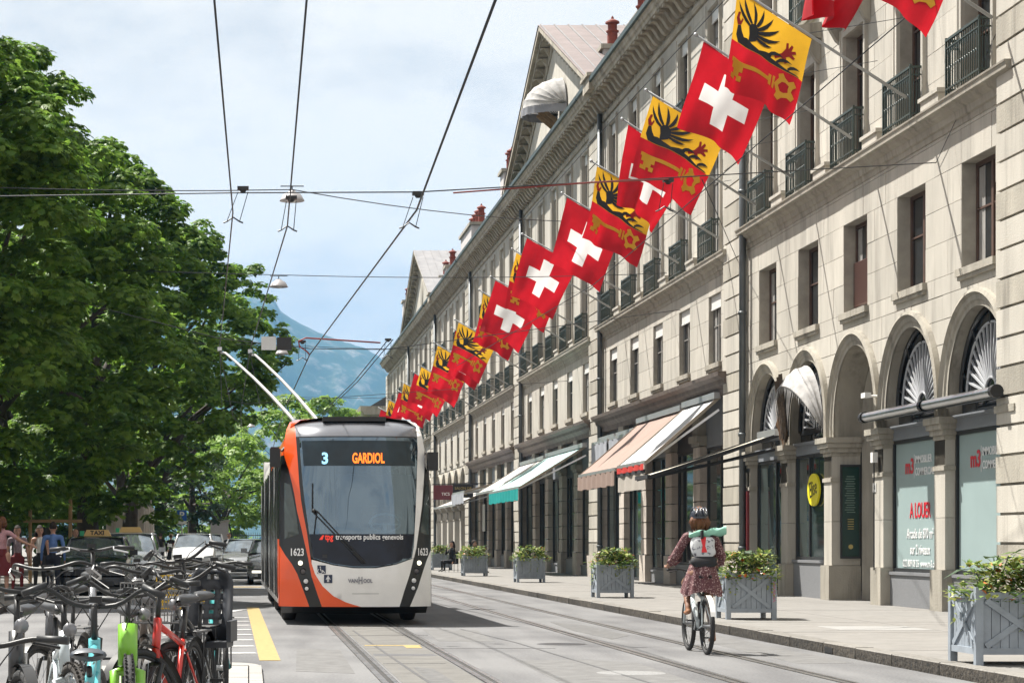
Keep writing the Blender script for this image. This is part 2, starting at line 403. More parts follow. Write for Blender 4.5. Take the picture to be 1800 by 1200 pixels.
# seams, patches, covers
sm = MB()
for pts in (((1.6,33),(1.66,27),(1.72,22),(1.8,17)), ((3.3,33.5),(3.6,29),(3.75,24),(3.9,19))):
    for a, b in zip(pts, pts[1:]): sm.bar((*a,.003),(*b,.003),.035,.002)
for y, xa, xb in ((31.2,1.2,2.6),(27.4,2.3,3.9),(24.0,1.5,2.2)): sm.bar((xa,y,.0035),(xb,y+.03,.0035),.02,.002)
sm.build('tar_seam', mat('tar seam', (.06,.06,.062), .7, var=.2), road)
MB().box((1.5,25.6,.0),(2.24,26.1,.0032)).build('repair_patch', ASPH3, road)
PATCH = mat('old asphalt patch', (.122,.121,.12), .9, var=.25, scale=5, bump=.3, bscale=40); PATCH2 = mat('oil stained asphalt', (.095,.094,.093), .7, var=.35, scale=7, bump=.2, bscale=40)
for pts, m_ in (([(3.0,20.5),(4.3,20.6),(4.35,24.2),(3.9,24.9),(3.05,24.6)], PATCH), ([(2.6,29.5),(3.35,29.3),(3.5,33.0),(2.7,33.4)], PATCH), ([(6.1,24.0),(6.75,24.1),(6.8,31.5),(6.2,31.2)], PATCH), ([(.5,22.6),(1.1,22.2),(1.15,27.0),(.62,27.4)], PATCH), ([(5.05,30),(5.5,31.2),(5.45,35),(5.1,36.5),(4.95,33)], PATCH2), ([(1.72,17.5),(2.0,18.5),(1.98,23),(1.78,23.4)], PATCH2)):
    MB().prism(pts, -.002, .0018 if m_ is PATCH else .0029, 'z').build('repair_patch', m_, road)
pt = MB(); pt.box((1.52,28.1,0),(2.25,28.28,.005)); pt.box((2.02,27.5,0),(2.22,28.1,.0052)); pt.build('yellow_marking', YEL, road)
mh = MB(); mh.lathe([(0,.005),(.3,.005),(.33,.001)], (4.15,28.6,0), 20); mh.build('manhole_cover', mat('cast iron', (.05,.05,.052), .5, metal=.6, var=.2), road)
mh = MB(); mh.lathe([(0,.004),(.34,.004),(.36,.001)], (3.95,22.3,0), 20); mh.build('manhole_ring', mat('pale cover', (.19,.19,.19), .8, var=.3, scale=30), road)
# painted markings: long yellow line, white hatching
MB().add([(-.03,44.6,.005),(.22,44.6,.005),(.37,24.6,.005),(.13,24.6,.005)], [(3,2,1,0)]).build('yellow_line', YEL, road)
for i in range(8):
    y = 26.3+i*1.75; w = .075-(i*.013)
    MB().bar((-1.25,y-.25,.004),(w+.02,y,.004),.28,.003,(0,0,1)).build('hatch_stripe', WHI, road)
MB().bar((-1.3,36.5,.005),(-.06,43.5,.005),.2,.003).build('hatch_stripe', WHI, road)
MB().box((-.95,64.5,0),(.4,65.4,.005)).build('yellow_block', YEL, road)
# low bicycle island of pale slabs
isl = struct(MB().box((-1.9,6,-.01),(.0,23.0,.025)).build('bicycle_island', SLABM))
y = 6.0
while y < 22.9:
    for xa, xb in ((-1.88,-1.0),(-.985,-.26),(-.245,.0)):
        stonebox('slab', (xa, y, .0), (xb, min(y+.985,22.95), .04+random.uniform(-.002,.002)), SLABM, isl)
    y += 1.0
for i in range(6):
    a0, a1 = math.pi/2*i/6, math.pi/2*(i+1)/6
    MB().prism([(-.30,22.97),(-.30+.42*math.cos(a0),22.97+.6*math.sin(a0)),(-.30+.42*math.cos(a1),22.97+.6*math.sin(a1))], 0, .042, 'z').build('kerb_nose', SLABM, isl)
y = 6.0
while y < 22.9:
    stonebox('edge_stone', (.012,y,.0),(.14,min(y+1.18,22.97),.043), SLABM, isl); y += 1.2

# ------------------------------------------------------------------ the terrace on the right
FX = 12.4
def bands(z0, z1, cuts, target):
    e = sorted({z0, z1, *[c for c in cuts if z0 < c < z1]}); out_ = []
    for a, b in zip(e, e[1:]):
        k = max(1, round((b-a)/target)); out_ += [(a+(b-a)*i/k, a+(b-a)*(i+1)/k) for i in range(k)]
    return out_
def free(y0, y1, za, zb, ops):
    iv = [(y0, y1)]
    for (a, b, c, d) in ops:
        if d <= za+1e-4 or c >= zb-1e-4: continue
        nv = []
        for (p, q) in iv:
            if b <= p or a >= q: nv.append((p, q)); continue
            if a > p: nv.append((p, a))
            if b < q: nv.append((b, q))
        iv = nv
    return [(p, q) for p, q in iv if q-p > .02]
def stones(parent, y0, y1, z0, z1, ops, m, ln=1.35, h=.5):
    o = worigin(parent); cuts = [c for op in ops for c in op[2:]]
    for bi, (za, zb) in enumerate(bands(z0, z1, cuts, h)):
        for (p, q) in free(y0, y1, za, zb, ops):
            cut = [p]; pos = y0 + (bi % 2) * ln/2
            while pos < q:
                if pos > p+.35 and pos < q-.35: cut.append(pos)
                pos += ln
            cut.append(q)
            for a, b in zip(cut, cut[1:]):
                d = random.uniform(-.004,.004)
                stonebox('stone', (FX+d, a+.0045, za+.0045), (FX+.2, b-.0045, zb-.0045), m, parent, o)
_wp = {}
def window(parent, yc, z0, w, h, style, rec=.25):
    """one window: frame with panes, blind, surround, sill; origin at sill centre on the wall face"""
    key = (round(w,2), round(h,2), style, rec)
    if key not in _wp:
        d = {}
        fm = WOOD if 'brown' in style else WOODG
        b = MB(); x0, x1 = rec, rec+.07; t = .075
        for s in (-1,1): b.box((x0,s*w/2,0),(x1,s*(w/2-t),h))
        b.box((x0,-w/2+t,0),(x1,w/2-t,t)); b.box((x0,-w/2+t,h-t),(x1,w/2-t,h)); b.box((x0-.01,-.05,t),(x1,.05,h-t))
        for f in ((.36,.7) if h > 2.3 else (.55,)): b.box((x0+.005,-w/2+t,h*f),(x1,-.05,h*f+.035)); b.box((x0+.005,.05,h*f),(x1,w/2-t,h*f+.035))
        d['window'] = (b.mesh('window', fm), None)
        d['pane'] = [MB().box((rec+.035,s*.05,t),(rec+.05,s*(w/2-t),h-t)).mesh('pane', PANE) for s in (-1,1)]
        sb = MB().box((-.09,-w/2-.1,-.13),(rec,w/2+.1,-.002)); sb.box((-.06,-w/2-.06,-.2),(0.0,w/2+.06,-.13))
        d['sill'] = sb.mesh('sill', STONE_D)
        if 'surround' in style or 'frame' in style:
            p = .055; u = .17; b = MB()
            for s in (-1,1): b.box((-p,s*(w/2+.002),0.002),(.02,s*(w/2+u),h)); b.box((-p-.02,s*(w/2+u-.05),.002),(.02,s*(w/2+u+.012),h+u))
            b.box((-p,-w/2-u+.05,h+.002),(.02,w/2+u-.05,h+u)); d['surround'] = b.mesh('surround', STONE)
        if 'hood' in style:
            b = MB(); yy = w/2+.42
            b.prism([(0.0,h+.42),(-.30,h+.50),(-.34,h+.56),(-.50,h+.60),(-.54,h+.70),(0.0,h+.78)], -yy, yy, 'y')
            for s in (-1,1): b.prism([(0.0,h-.1),(-.12,h),(-.28,h+.28),(-.30,h+.42),(0.0,h+.42)], s*(w/2+.2), s*(w/2+.36), 'y')
            d['hood'] = b.mesh('hood', STONE_D)
        if 'blind' in style:
            d['blind'] = MB().box((rec-.05,-w/2+.03,h-.36),(rec-.03,w/2-.03,h-.01)).box((rec-.06,-w/2+.02,h-.37),(rec-.02,w/2-.02,h-.33)).mesh('blind', BLIND)
        if 'slats' in style:
            b = MB()
            for i in range(22): b.obox((rec-.04,0,h*.08+i*(h*.5/22)),.05,w-.08,.008,Matrix.Rotation(.6,3,'Y'))
            d['slatted_blind'] = b.mesh('slatted_blind', mat('brown slats', (.16,.085,.07), .5, var=.1))
        cm_ = MB()
        for s in (-1,1): cm_.grid(lambda u, v, s=s: (rec+.028+.006*math.sin(u*19), s*(w/2-t-.02-(.12+.22*w*.5)*u), t+.02+(h-2*t-.04)*v), 14, 2)
        d['curtain'] = cm_.mesh('curtain', mat('net curtain', (.26,.25,.235), .8, var=.15, scale=6), True)
        _wp[key] = d
    d = _wp[key]; o = worigin(parent)
    win = obj('window', d['window'][0], parent, (FX-o[0], yc-o[1], z0-o[2]))
    for q in d['pane']: obj('pane', q, win)
    if random.random() < .45: obj('curtain', d['curtain'], win)
    for k in ('sill','surround','hood','blind','slatted_blind'):
        if k in d: obj(k, d[k], win)
    return win
_rl = {}
def railing(parent, yc, z0, w, dep=.4, h=.95):
    key = (w, dep)
    if key not in _rl:
        b = MB()
        pts = [(0,-w/2),(-dep,-w/2),(-dep,w/2),(0,w/2)]
        for z, r in ((h,.022),(.1,.016),(h-.14,.012)):
            for p, q in zip(pts, pts[1:]): b.bar((*p,z),(*q,z),r*2,r*2)
        n = max(6, int(w/.11))
        for i in range(n+1):
            y = -w/2+w*i/n; b.bar((-dep,y,.02),(-dep,y,h),.016)
            if i < n:
                ys = [y+w/n*j/6 for j in range(7)]
                b.tube([(-dep,yy,h-.16-.16*abs(j-3)/3+.02) for j, yy in enumerate(ys)], .007, 4, False)
                b.tube([(-dep,yy,.38+.1*math.sin(math.pi*j/6)) for j, yy in enumerate(ys)], .007, 4, False)
        for s in (-1,1):
            for k in range(1,4): b.bar((-dep*k/4,s*w/2,.02),(-dep*k/4,s*w/2,h),.016)
            b.bar((-dep,s*w/2,-.02),(-dep,s*w/2,h+.05),.035)
        _rl[key] = b.mesh('railing', IRON)
    o = worigin(parent)
    return obj('railing', _rl[key], parent, (FX-.06-o[0], yc-o[1], z0-o[2]))
# S-shaped bracket under the cornice
def modprof():
    P = []
    for i in range(13):
        t = i/12; x = 12.36-.58*t; z = 16.24+.30*t - .10*math.sin(2*math.pi*t)
        P.append((x, z))
    return P + [(11.78,16.625),(12.36,16.625)]
MODM = MB().prism([(x-FX, z) for x, z in modprof()], -.13, .13, 'y').mesh('modillion', CORN)
CPROF = [(12.6,15.92),(12.34,15.96),(12.31,16.08),(12.36,16.18),(12.36,16.62),(11.76,16.63),(11.74,16.73),(11.69,16.77),(11.67,16.87),(11.62,16.91),(12.6,17.0)]
def cornice(parent, y0, y1):
    b = MB().prism(CPROF, y0, y1, 'y'); b.build('cornice', CORN, parent, world=True)
    gb = MB().prism([(11.60,16.915),(11.56,16.95),(11.56,17.1),(11.62,17.11),(11.66,16.99),(12.6,17.01)], y0+.01, y1-.01, 'y'); gb.build('gutter', GUTTER, parent, world=True)
    n = int((y1-y0)/.66); o = worigin(parent)
    for i in range(n): obj('modillion', MODM, parent, (FX-o[0], y0+(i+.5)*(y1-y0)/n-o[1], -o[2]))
def ledge(parent, y0, y1, z):
    MB().prism([(12.5,z-.5),(12.38,z-.48),(12.37,z-.38),(12.33,z-.36),(12.31,z-.25),(12.22,z-.2),(12.2,z-.15),(12.12,z-.13),(12.11,z-.04),(12.09,z-.03),(12.085,z),(12.7,z+.012)], y0, y1, 'y').build('balcony_ledge', STONE_D, parent, world=True)
def pier(parent, y0, y1, x=12.2, z1=15.96, h=.475, pipe=True, z0=.12):
    o = worigin(parent)
    MB().box((x+.06,y0+.03,z0),(12.9,y1-.02,z1)).build('pier_core', WALLM, parent, world=True)
    stonebox('plinth_block', (x-.07,y0-.05,z0),(12.8,y1+.05,z0+.75), STONE_P, parent, o)
    z = z0+.755; k = 0
    while z < z1-.1:
        zt = min(z+h, z1); d = random.uniform(-.008,.008)
        stonebox('pier_block', (x+d,y0,z),(12.75,y1,zt-.045), STONE if k % 3 else STONE_D, parent, o); z = zt; k += 1
    if pipe:
        b = MB().tube([(12.22,y0-.28,.2),(12.22,y0-.28,16.2)], .085, 10)
        for zz in (1.2,4,7,10,13): b.lathe([(.087,-.04),(.11,-.04),(.11,.04),(.087,.04)], (12.22,y0-.28,zz), 10)
        b.build('downpipe', PIPE, parent, True, world=True)

def arch_ring(parent, yc, zs=3.83, ri=1.56, ro=1.84, zb=3.56):
    prof = [(ro,12.42),(ro,12.30),(ro-.07,12.27),(ro-.11,12.33),(ro-.19,12.335),(ro-.22,12.365),(ro-.30,12.37),(ri+.02,12.39),(ri,12.42),(ri,12.98)]
    path = [(math.pi,zb-zs)] + [(math.pi*(1-i/28),0) for i in range(29)] + [(0,zb-zs)]
    b = MB(); n = len(prof); base = 0
    for a, dz in path:
        for r, x in prof: b.v.append((x, yc+r*math.cos(a), zs+r*math.sin(a)+dz))
    for i in range(len(path)-1):
        for j in range(n-1): b.f.append([i*n+j,(i+1)*n+j,(i+1)*n+j+1,i*n+j+1]); b.m.append(0)
    b.build('archivolt', STONE_D, parent, True, world=True, auto=25)
def arch_spandrels(parent, ycs, y0, y1, zb, zt, zs=3.83, ro=1.84, single=True):
    half = lambda z: ro if z <= zs else (math.sqrt(max(0, ro*ro-(z-zs)**2)))
    cen = [None]+list(ycs)+[None]
    wall = MB(); o = worigin(parent)
    for (za, zc) in bands(zb, zt, (), .46):
        for i in range(len(cen)-1):
            zz = [za+(zc-za)*j/5 for j in range(6)]
            lf = [((cen[i]+half(z)) if cen[i] is not None else y0) for z in zz]
            rt = [((cen[i+1]-half(z)) if cen[i+1] is not None else y1) for z in zz]
            for k in range(6):
                if rt[k]-lf[k] < .02: lf[k] = rt[k] = (lf[k]+rt[k])/2
            if max(b-a for a, b in zip(lf, rt)) < .05: continue
            wall.prism([(rt[k],zz[k]) for k in range(6)]+[(lf[k],zz[k]) for k in range(5,-1,-1)], 12.425, 12.9, 'x')
            if not single: continue
            parts = 2 if max(rt)-min(lf) > 2.2 else 1
            for s in range(parts):
                a = [lf[k]+(rt[k]-lf[k])*s/parts+.007 for k in range(6)]; c = [lf[k]+(rt[k]-lf[k])*(s+1)/parts-.007 for k in range(6)]
                c = [max(p, q) for p, q in zip(a, c)]; d = random.uniform(-.004,.004)
                zq = [za+.007]+zz[1:5]+[zc-.007]
                MB().prism([(c[k],zq[k]) for k in range(6)]+[(a[k],zq[k]) for k in range(5,-1,-1)], FX+d, 12.43, 'x').build('stone', STONE, parent, world=True)
    wall.build('wall', WALLM if single else STONE, parent, world=True)
def cap_pier(parent, y0, y1, zc=3.56, blocks=True):
    """pier between two arches with a moulded capital"""
    o = worigin(parent)
    stonebox('plinth_block', (12.27,y0-.04,.12),(12.95,y1+.04,.85), STONE_D, parent, o)
    z = .855
    for h in ((.93,.93,.62) if blocks else (2.48,)):
        stonebox('pier_block', (12.34,y0,z),(12.95,y1,z+h-.008), STONE, parent, o); z += h
    b = MB()
    b.box((12.31,y0-.03,2.62),(12.95,y1+.03,2.70)).box((12.34,y0+.002,2.702),(12.95,y1-.002,3.16))
    for k, (d, za, zb_) in enumerate(((.02,3.162,3.24),(.07,3.242,3.34),(.12,3.342,3.44),(.16,3.442,zc-.002))): b.box((12.34-d,y0-d,za),(12.95,y1+d,zb_))
    b.build('capital', STONE_D, parent, world=True)
def fan_window(parent, yc, zs=3.83, r=1.55, closed=False):
    b = MB(); X = 12.62
    pts = [(yc+r*math.cos(math.pi*i/24), zs+r*math.sin(math.pi*i/24)) for i in range(25)]
    b.prism(pts+[(yc-r,zs-.28),(yc+r,zs-.28)], X+.02, X+.05, 'x'); o = b.build('fan_light', PANE, parent, world=True)
    b = MB()
    FANW = mat('fan light bars', (.42,.43,.45), .45, var=.1)
    for i in range(19):
        a = math.pi*(i+.5)/19; b.bar((X,yc+.3*math.cos(a),zs+.02+.3*math.sin(a)),(X,yc+1.22*math.cos(a),zs+.02+1.22*math.sin(a)),.035,.03,(1,0,0))
    for rr in (.3,1.24): b.tube([(X,yc+rr*math.cos(math.pi*i/20),zs+.02+rr*math.sin(math.pi*i/20)) for i in range(21)], .026, 6)
    b.build('fan_bars', FANW, o, world=True)
    b = MB()
    for i in range(5):
        a = math.pi*(i+.5)/5; b.bar((X-.01,yc+1.24*math.cos(a),zs+1.24*math.sin(a)),(X-.01,yc+1.54*math.cos(a),zs+1.54*math.sin(a)),.05,.04,(1,0,0))
    b.tube([(X-.01,yc+1.52*math.cos(math.pi*i/20),zs+1.52*math.sin(math.pi*i/20)) for i in range(21)], .045, 6); b.box((X-.03,yc-1.45,zs-.06),(X+.03,yc+1.45,zs+.05))
    b.build('fan_frame', DARKF, o, world=True)
    return o
def shopfront(parent, yc, w, z0=.6, z1=3.3, pm=None, mull=(0,), door=False, band=True):
    b = MB(); X = 12.55; t = .07
    zb = .14 if door else z0
    for s in (-1,1): b.box((X-.03,yc+s*w/2,zb),(X+.05,yc+s*(w/2-t),z1))
    b.box((X-.03,yc-w/2+t,z1-t),(X+.05,yc+w/2-t,z1)); b.box((X-.03,yc-w/2+t,zb),(X+.05,yc+w/2-t,zb+t))
    for m_ in mull: b.box((X-.035,yc+m_-.035,zb+t),(X+.045,yc+m_+.035,z1-t))
    o = b.build('shop_window', DARKF, parent, world=True)
    e = [-w/2+t]+[m_ for m_ in mull]+[w/2-t]
    for a, c in zip(e, e[1:]): MB().box((X+.01,yc+a+.035,zb+t),(X+.025,yc+c-.035,z1-t)).build('pane', pm or PANEG, o, world=True)
    if not door: MB().box((12.46,yc-w/2-.01,.122),(12.95,yc+w/2+.01,z0-.004)).box((12.43,yc-w/2-.01,z0-.06),(12.95,yc+w/2+.01,z0-.002)).build('plinth', GRAN, o, world=True)
    if band: MB().box((12.5,yc-w/2,z1+.003),(12.95,yc+w/2,z1+.27)).box((12.44,yc-w/2,z1+.22),(12.5,yc+w/2,z1+.28)).build('fascia', GREYP, o, world=True)
    return o

LEDGE = {}
BUILD = {}
def section(key, y0, y1, pier_y, ledge_z, ground, label, w_mez, detail, hood=False, blind=True):
    """a length of the terrace between two rusticated piers; y0 is the near end"""
    B = thing('terrace_building', label, 'building', (FX, (y0+y1)/2, .12), 0, 'houses of the arcaded terrace')
    BUILD[key] = B; pitch = (y1-y0)/5; ycs = [y0+pitch*(i+.5) for i in range(5)]
    zg = 5.75
    ops = []
    for yc in ycs:
        ops.append((yc-w_mez/2, yc+w_mez/2, 6.08, 7.92)); ops.append((yc-.74, yc+.74, ledge_z+.05, 11.8)); ops.append((yc-.68, yc+.68, 12.95, 15.6))
    w = MB(); cuts = [c for op in ops for c in op[2:]]
    xo = FX+.016 if detail else FX
    for za, zb in bands(zg, 16.2, cuts, 9):
        for p, q in free(y0-.3, y1+.3, za, zb, ops): w.box((xo,p,za),(12.95,q,zb))
    w.build('wall', WALLM if detail else STONE, B, world=True)
    if detail: stones(B, y0-.3, y1+.3, zg, 15.94, ops, STONE, 1.5, .53)
    rec = .25 if key == 'A' else .12
    for i, yc in enumerate(ycs):
        st = 'brown' if key == 'A' else 'grey'
        window(B, yc, 6.08, w_mez, 1.84, (st+' slats') if (key == 'A' and i == 2) else (st+' blind' if blind else st), rec)
        window(B, yc, ledge_z+.05, 1.48, 11.8-ledge_z-.05, st+' surround'+(' hood' if hood else ''), rec)
        window(B, yc, 12.95, 1.36, 2.65, ('grey' if not hood else st)+' frame blind', rec)
        railing(B, yc, ledge_z+.02, 1.7, .21)
        if i in (1, 3): railing(B, yc, 12.78, 1.5, .16)
        if i < 4: MB().box((12.15,yc+pitch/2-.5,ledge_z+.012),(12.42,yc+pitch/2+.5,ledge_z+.2)).box((12.115,yc+pitch/2-.55,ledge_z+.2),(12.42,yc+pitch/2+.55,ledge_z+.27)).build('ledge_block', STONE, B, world=True)
    ledge(B, y0-.28, y1+.28, ledge_z); cornice(B, y0-1.0, y1+1.0)
    pier(B, *pier_y)
    # roof behind the cornice
    MB().add([(12.3,y0-1,17.02),(12.3,y1+1,17.02),(17.5,y1+1,19.2),(17.5,y0-1,19.2),(23,y1+1,16.6),(23,y0-1,16.6)], [(0,3,2,1),(3,5,4,2)]).add([(12.95,y0-1,.12),(23,y0-1,.12),(23,y0-1,16.6),(17.5,y0-1,19.2),(12.95,y0-1,17.02)], [(0,1,2,3,4)]).add([(12.95,y1+1,.12),(23,y1+1,.12),(23,y1+1,16.6),(17.5,y1+1,19.2),(12.95,y1+1,17.02)], [(4,3,2,1,0)]).build('roof', SLATE, B, world=True)
    if ground == 'arch':
        arch_spandrels(B, ycs, y0-.3, y1+.3, 3.56, zg, single=detail, ro=min(1.84, pitch/2-.03))
        for yc in ycs: arch_ring(B, yc, ro=min(1.84, pitch/2-.03))
        if pitch > 3.68:
            e = [y0-.3]+[(a+b)/2 for a, b in zip(ycs, ycs[1:])]+[y1+.3]
            for i, q in enumerate(e):
                if i == 0: cap_pier(B, y0-.3, ycs[0]-1.56, blocks=detail)
                elif i == 5: cap_pier(B, ycs[-1]+1.56, y1+.3, blocks=detail)
                else: cap_pier(B, ycs[i-1]+1.56, ycs[i]-1.56, blocks=detail)
    else:
        # beam over wide shop openings, rusticated stone piers between
        MB().prism([(12.9,5.15),(12.3,5.15),(12.28,5.3),(12.16,5.42),(12.14,5.52),(12.0,5.6),(11.98,5.70),(12.9,5.745)], y0-.28, y1+.28, 'y').build('shop_beam', mat('beam timber brown', (.12,.095,.08), .7, var=.35, scale=3), B, world=True)
        o = worigin(B)
        e = [y0-.3]+[(a+b)/2 for a, b in zip(ycs, ycs[1:])]+[y1+.3]
        for i, q in enumerate(e):
            ww = .45 if i not in (0,5) else .3
            ya, yb = (q, q+ww) if i == 0 else ((q-ww, q) if i == 5 else (q-ww, q+ww))
            z = .12
            MB().box((12.43,ya+.03,.12),(12.9,yb-.03,5.16)).build('pier_core', WALLM, B, world=True)
            for k, h in enumerate((.85,.5,.5,.5,.5,.5,.5)):
                stonebox('pier_block', (12.33 if k else 12.28,ya-(0 if k else .04),z),(12.88,yb+(0 if k else .04),z+h-.03), STONE_P, B, o); z += h
            MB().box((12.29,ya-.05,z),(12.9,yb+.05,z+.1)).box((12.22,ya-.1,z+.1),(12.9,yb+.1,z+.28)).box((12.3,ya,z+.28),(12.9,yb,5.15)).build('capital', STONE_D, B, world=True)
        for i, yc in enumerate(ycs):
            wd = (e[i+1]-(.45 if i < 4 else .3))-(e[i]+(.45 if i else .3)); cc = ((e[i+1]-(.45 if i < 4 else .3))+(e[i]+(.45 if i else .3)))/2
            shopfront(B, cc, wd, .7 if i % 2 else .5, 3.9, PANEG, (-wd/4, wd/4) if i % 2 else (0,), door=(i == 3), band=False)
            MB().box((12.5,cc-wd/2,3.905),(12.9,cc+wd/2,5.148)).build('transom', DARKF if i % 2 else GREYP, B, world=True)
    return B, ycs
A, AY = section('A', 34.85, 53.45, (33.5,35.25), 9.07, 'arch', 'nearest house of the stone terrace, with fan lights in its arches', 1.72, True, hood=True, blind=False)
Bb, BY = section('B', 55.45, 75.35, (53.7,55.5), 8.82, 'shop', 'terrace house with white and salmon awnings, second from the camera', 1.5, True)
Cc, CY = section('C', 77.4, 97.2, (75.4,77.4), 8.66, 'shop', 'terrace house under the big pediment, above the turquoise awning', 1.45, False)
Dd, DY = section('D', 99.3, 119.2, (97.2,99.3), 8.55, 'shop', 'terrace house between the two pediments, fourth from the camera', 1.4, False)
Ee, EY = section('E', 121.6, 141.6, (119.3,121.6), 8.48, 'arch', 'terrace house with arches just right of the trolleybus mirror', 1.4, False)
Ff, FY = section('F', 144.2, 165.0, (141.8,144.2), 8.43, 'arch', 'terrace house carrying the far pediment', 1.4, False)
Gg, GY = section('G', 167.6, 189.0, (165.2,167.6), 8.43, 'arch', 'farthest house of the terrace, at the corner before the mountain', 1.4, False)
pier(Gg, 189.2, 191.4, pipe=False)
# the near pier carries on along the street towards the camera
MB().box((12.3,20,.12),(14,33.4,16)).build('wall', STONE, A, world=True)
cornice(A, 22, 33.8)

# ground floor of the nearest house, bay by bay (AY[0] is nearest)
VINYL = mat('frosted shop vinyl', (.30,.385,.385), .35, var=.05, scale=1.5, spec=.4)
REDT = mat('red lettering', (.55,.02,.035), .5, var=0); WHT = mat('white lettering', (.75,.76,.76), .5, var=0)
def street_M(x, y, z): return Matrix(((0,0,-1,x),(-1,0,0,y),(0,1,0,z),(0,0,0,1)))
for i in (0, 1):
    yc = AY[i]; fan_window(A, yc)
    s = shopfront(A, yc, 3.12, .78, 3.30, VINYL, (), False); X = 12.552; oA = worigin(s)
    def tx(nm, body, size, dy, z, m, al, fit, bold=0.0): text(nm, body, size, street_M(X-oA[0], yc+dy-oA[1], z-oA[2]), m, s, .003, al, 1, bold, fit)
    tx('lettering', 'm3', .40, .86, 2.77, REDT, 'LEFT', .50, .008)
    tx('lettering', 'IMMOBILIER', .2, .24, 2.89, WHT, 'LEFT', .98, .003); tx('lettering', 'COMMERCIAL', .2, .24, 2.66, WHT, 'LEFT', 1.12, .003)
    MB().box((X-.003,yc+.285,2.55),(X+.001,yc+.305,3.0)).build('divider', WHT, s, world=True)
    if i == 1:
        tx('lettering', 'A LOUER', .40, -.05, 1.93, REDT, 'CENTER', 1.25, .006)
        tx('lettering', 'Arcade de 870 m²', .26, -.05, 1.5, WHT, 'CENTER', 1.6, .002); tx('lettering', 'sur 2 niveaux', .26, -.05, 1.2, WHT, 'CENTER', 1.2, .002)
        tx('lettering', '022 809 08 26  www.m-3.com', .19, -.05, .94, WHT, 'CENTER', 2.1, .001)
    # rolled-up awning tube across the arch
    t = thing('awning_roll', ['rolled-up silver awning tube above the nearest frosted window','rolled-up silver awning tube above the A LOUER window'][i], 'awning', (12.05,yc,3.7))
    MB().tube([(0,-1.78,0.08),(0,1.78,.08)], .085, 14).build('tube', STEEL, t, True, auto=40)
    for e_ in (-1,1): MB().tube([(0,e_*1.79,.08),(0,e_*1.93,.08)], .11, 12).build('end_cap', BLACK, t)
    MB().box((.05,-1.8,.02),(.3,1.8,.06)).box((.0,-1.7,-.02),(.06,1.7,.0)).build('bracket', DARKF, t)
# bay 2: open passage with panelled walls and a dark door, dark green plaque on the far jamb
yc = AY[2]
b = MB()
pts = [(yc+1.46*math.cos(math.pi*i/20), 3.83+1.46*math.sin(math.pi*i/20)) for i in range(21)]+[(yc-1.46,.12),(yc+1.46,.12)]
n = len(pts)
b.add([(12.95,p[0],p[1]) for p in pts]+[(15.6,p[0],p[1]) for p in pts], [(i,(i+1)%n,n+(i+1)%n,n+i) for i in range(n)])
b.build('passage_vault', STONE, A, True, world=True, auto=40)
b = MB().box((13.6,yc-1.45,.13),(13.7,yc+1.45,3.6)); b.prism(pts, 13.62, 13.68, 'x')
dr = b.build('door', mat('door dark paint', (.035,.037,.042), .45, var=.2), A, world=True)
for k in range(2):
    for zz in (.35,1.5,2.6): MB().box((13.585,yc-1.2+k*1.3,zz),(13.6,yc-.2+k*1.3,zz+.9)).build('panel', DARKF, dr, world=True)
pl = thing('wall_plaque', 'tall dark green directory plaque on the jamb of the open passage', 'sign', (12.65,yc+1.455,1.0))
MB().box((-.16,-.03,0),(.27,.0,1.98)).build('frame', DARKF, pl)
MB().box((-.12,-.036,.05),(.23,-.03,1.93)).build('board', mat('bottle green enamel', (.008,.035,.028), .25, var=.1), pl)
LT = mat('pale green print', (.16,.24,.2), .5, var=0); GD = mat('gold print', (.45,.36,.12), .4, var=0)
b = MB()
for k in range(16): b.box((-.03-.02*(k%3),-.038,1.72-k*.05),(.13+.02*(k%2),-.036,1.735-k*.05))
b.build('print', LT, pl)
b = MB()
for k in range(5): b.box((-.01,-.038,.82-k*.05),(.12,-.036,.835-k*.05))
b.build('gilt_print', GD, pl); MB().lathe([(0,-.039),(.05,-.037)], (.055,0,.25), 14, 'y').build('gilt_seal', GD, pl)
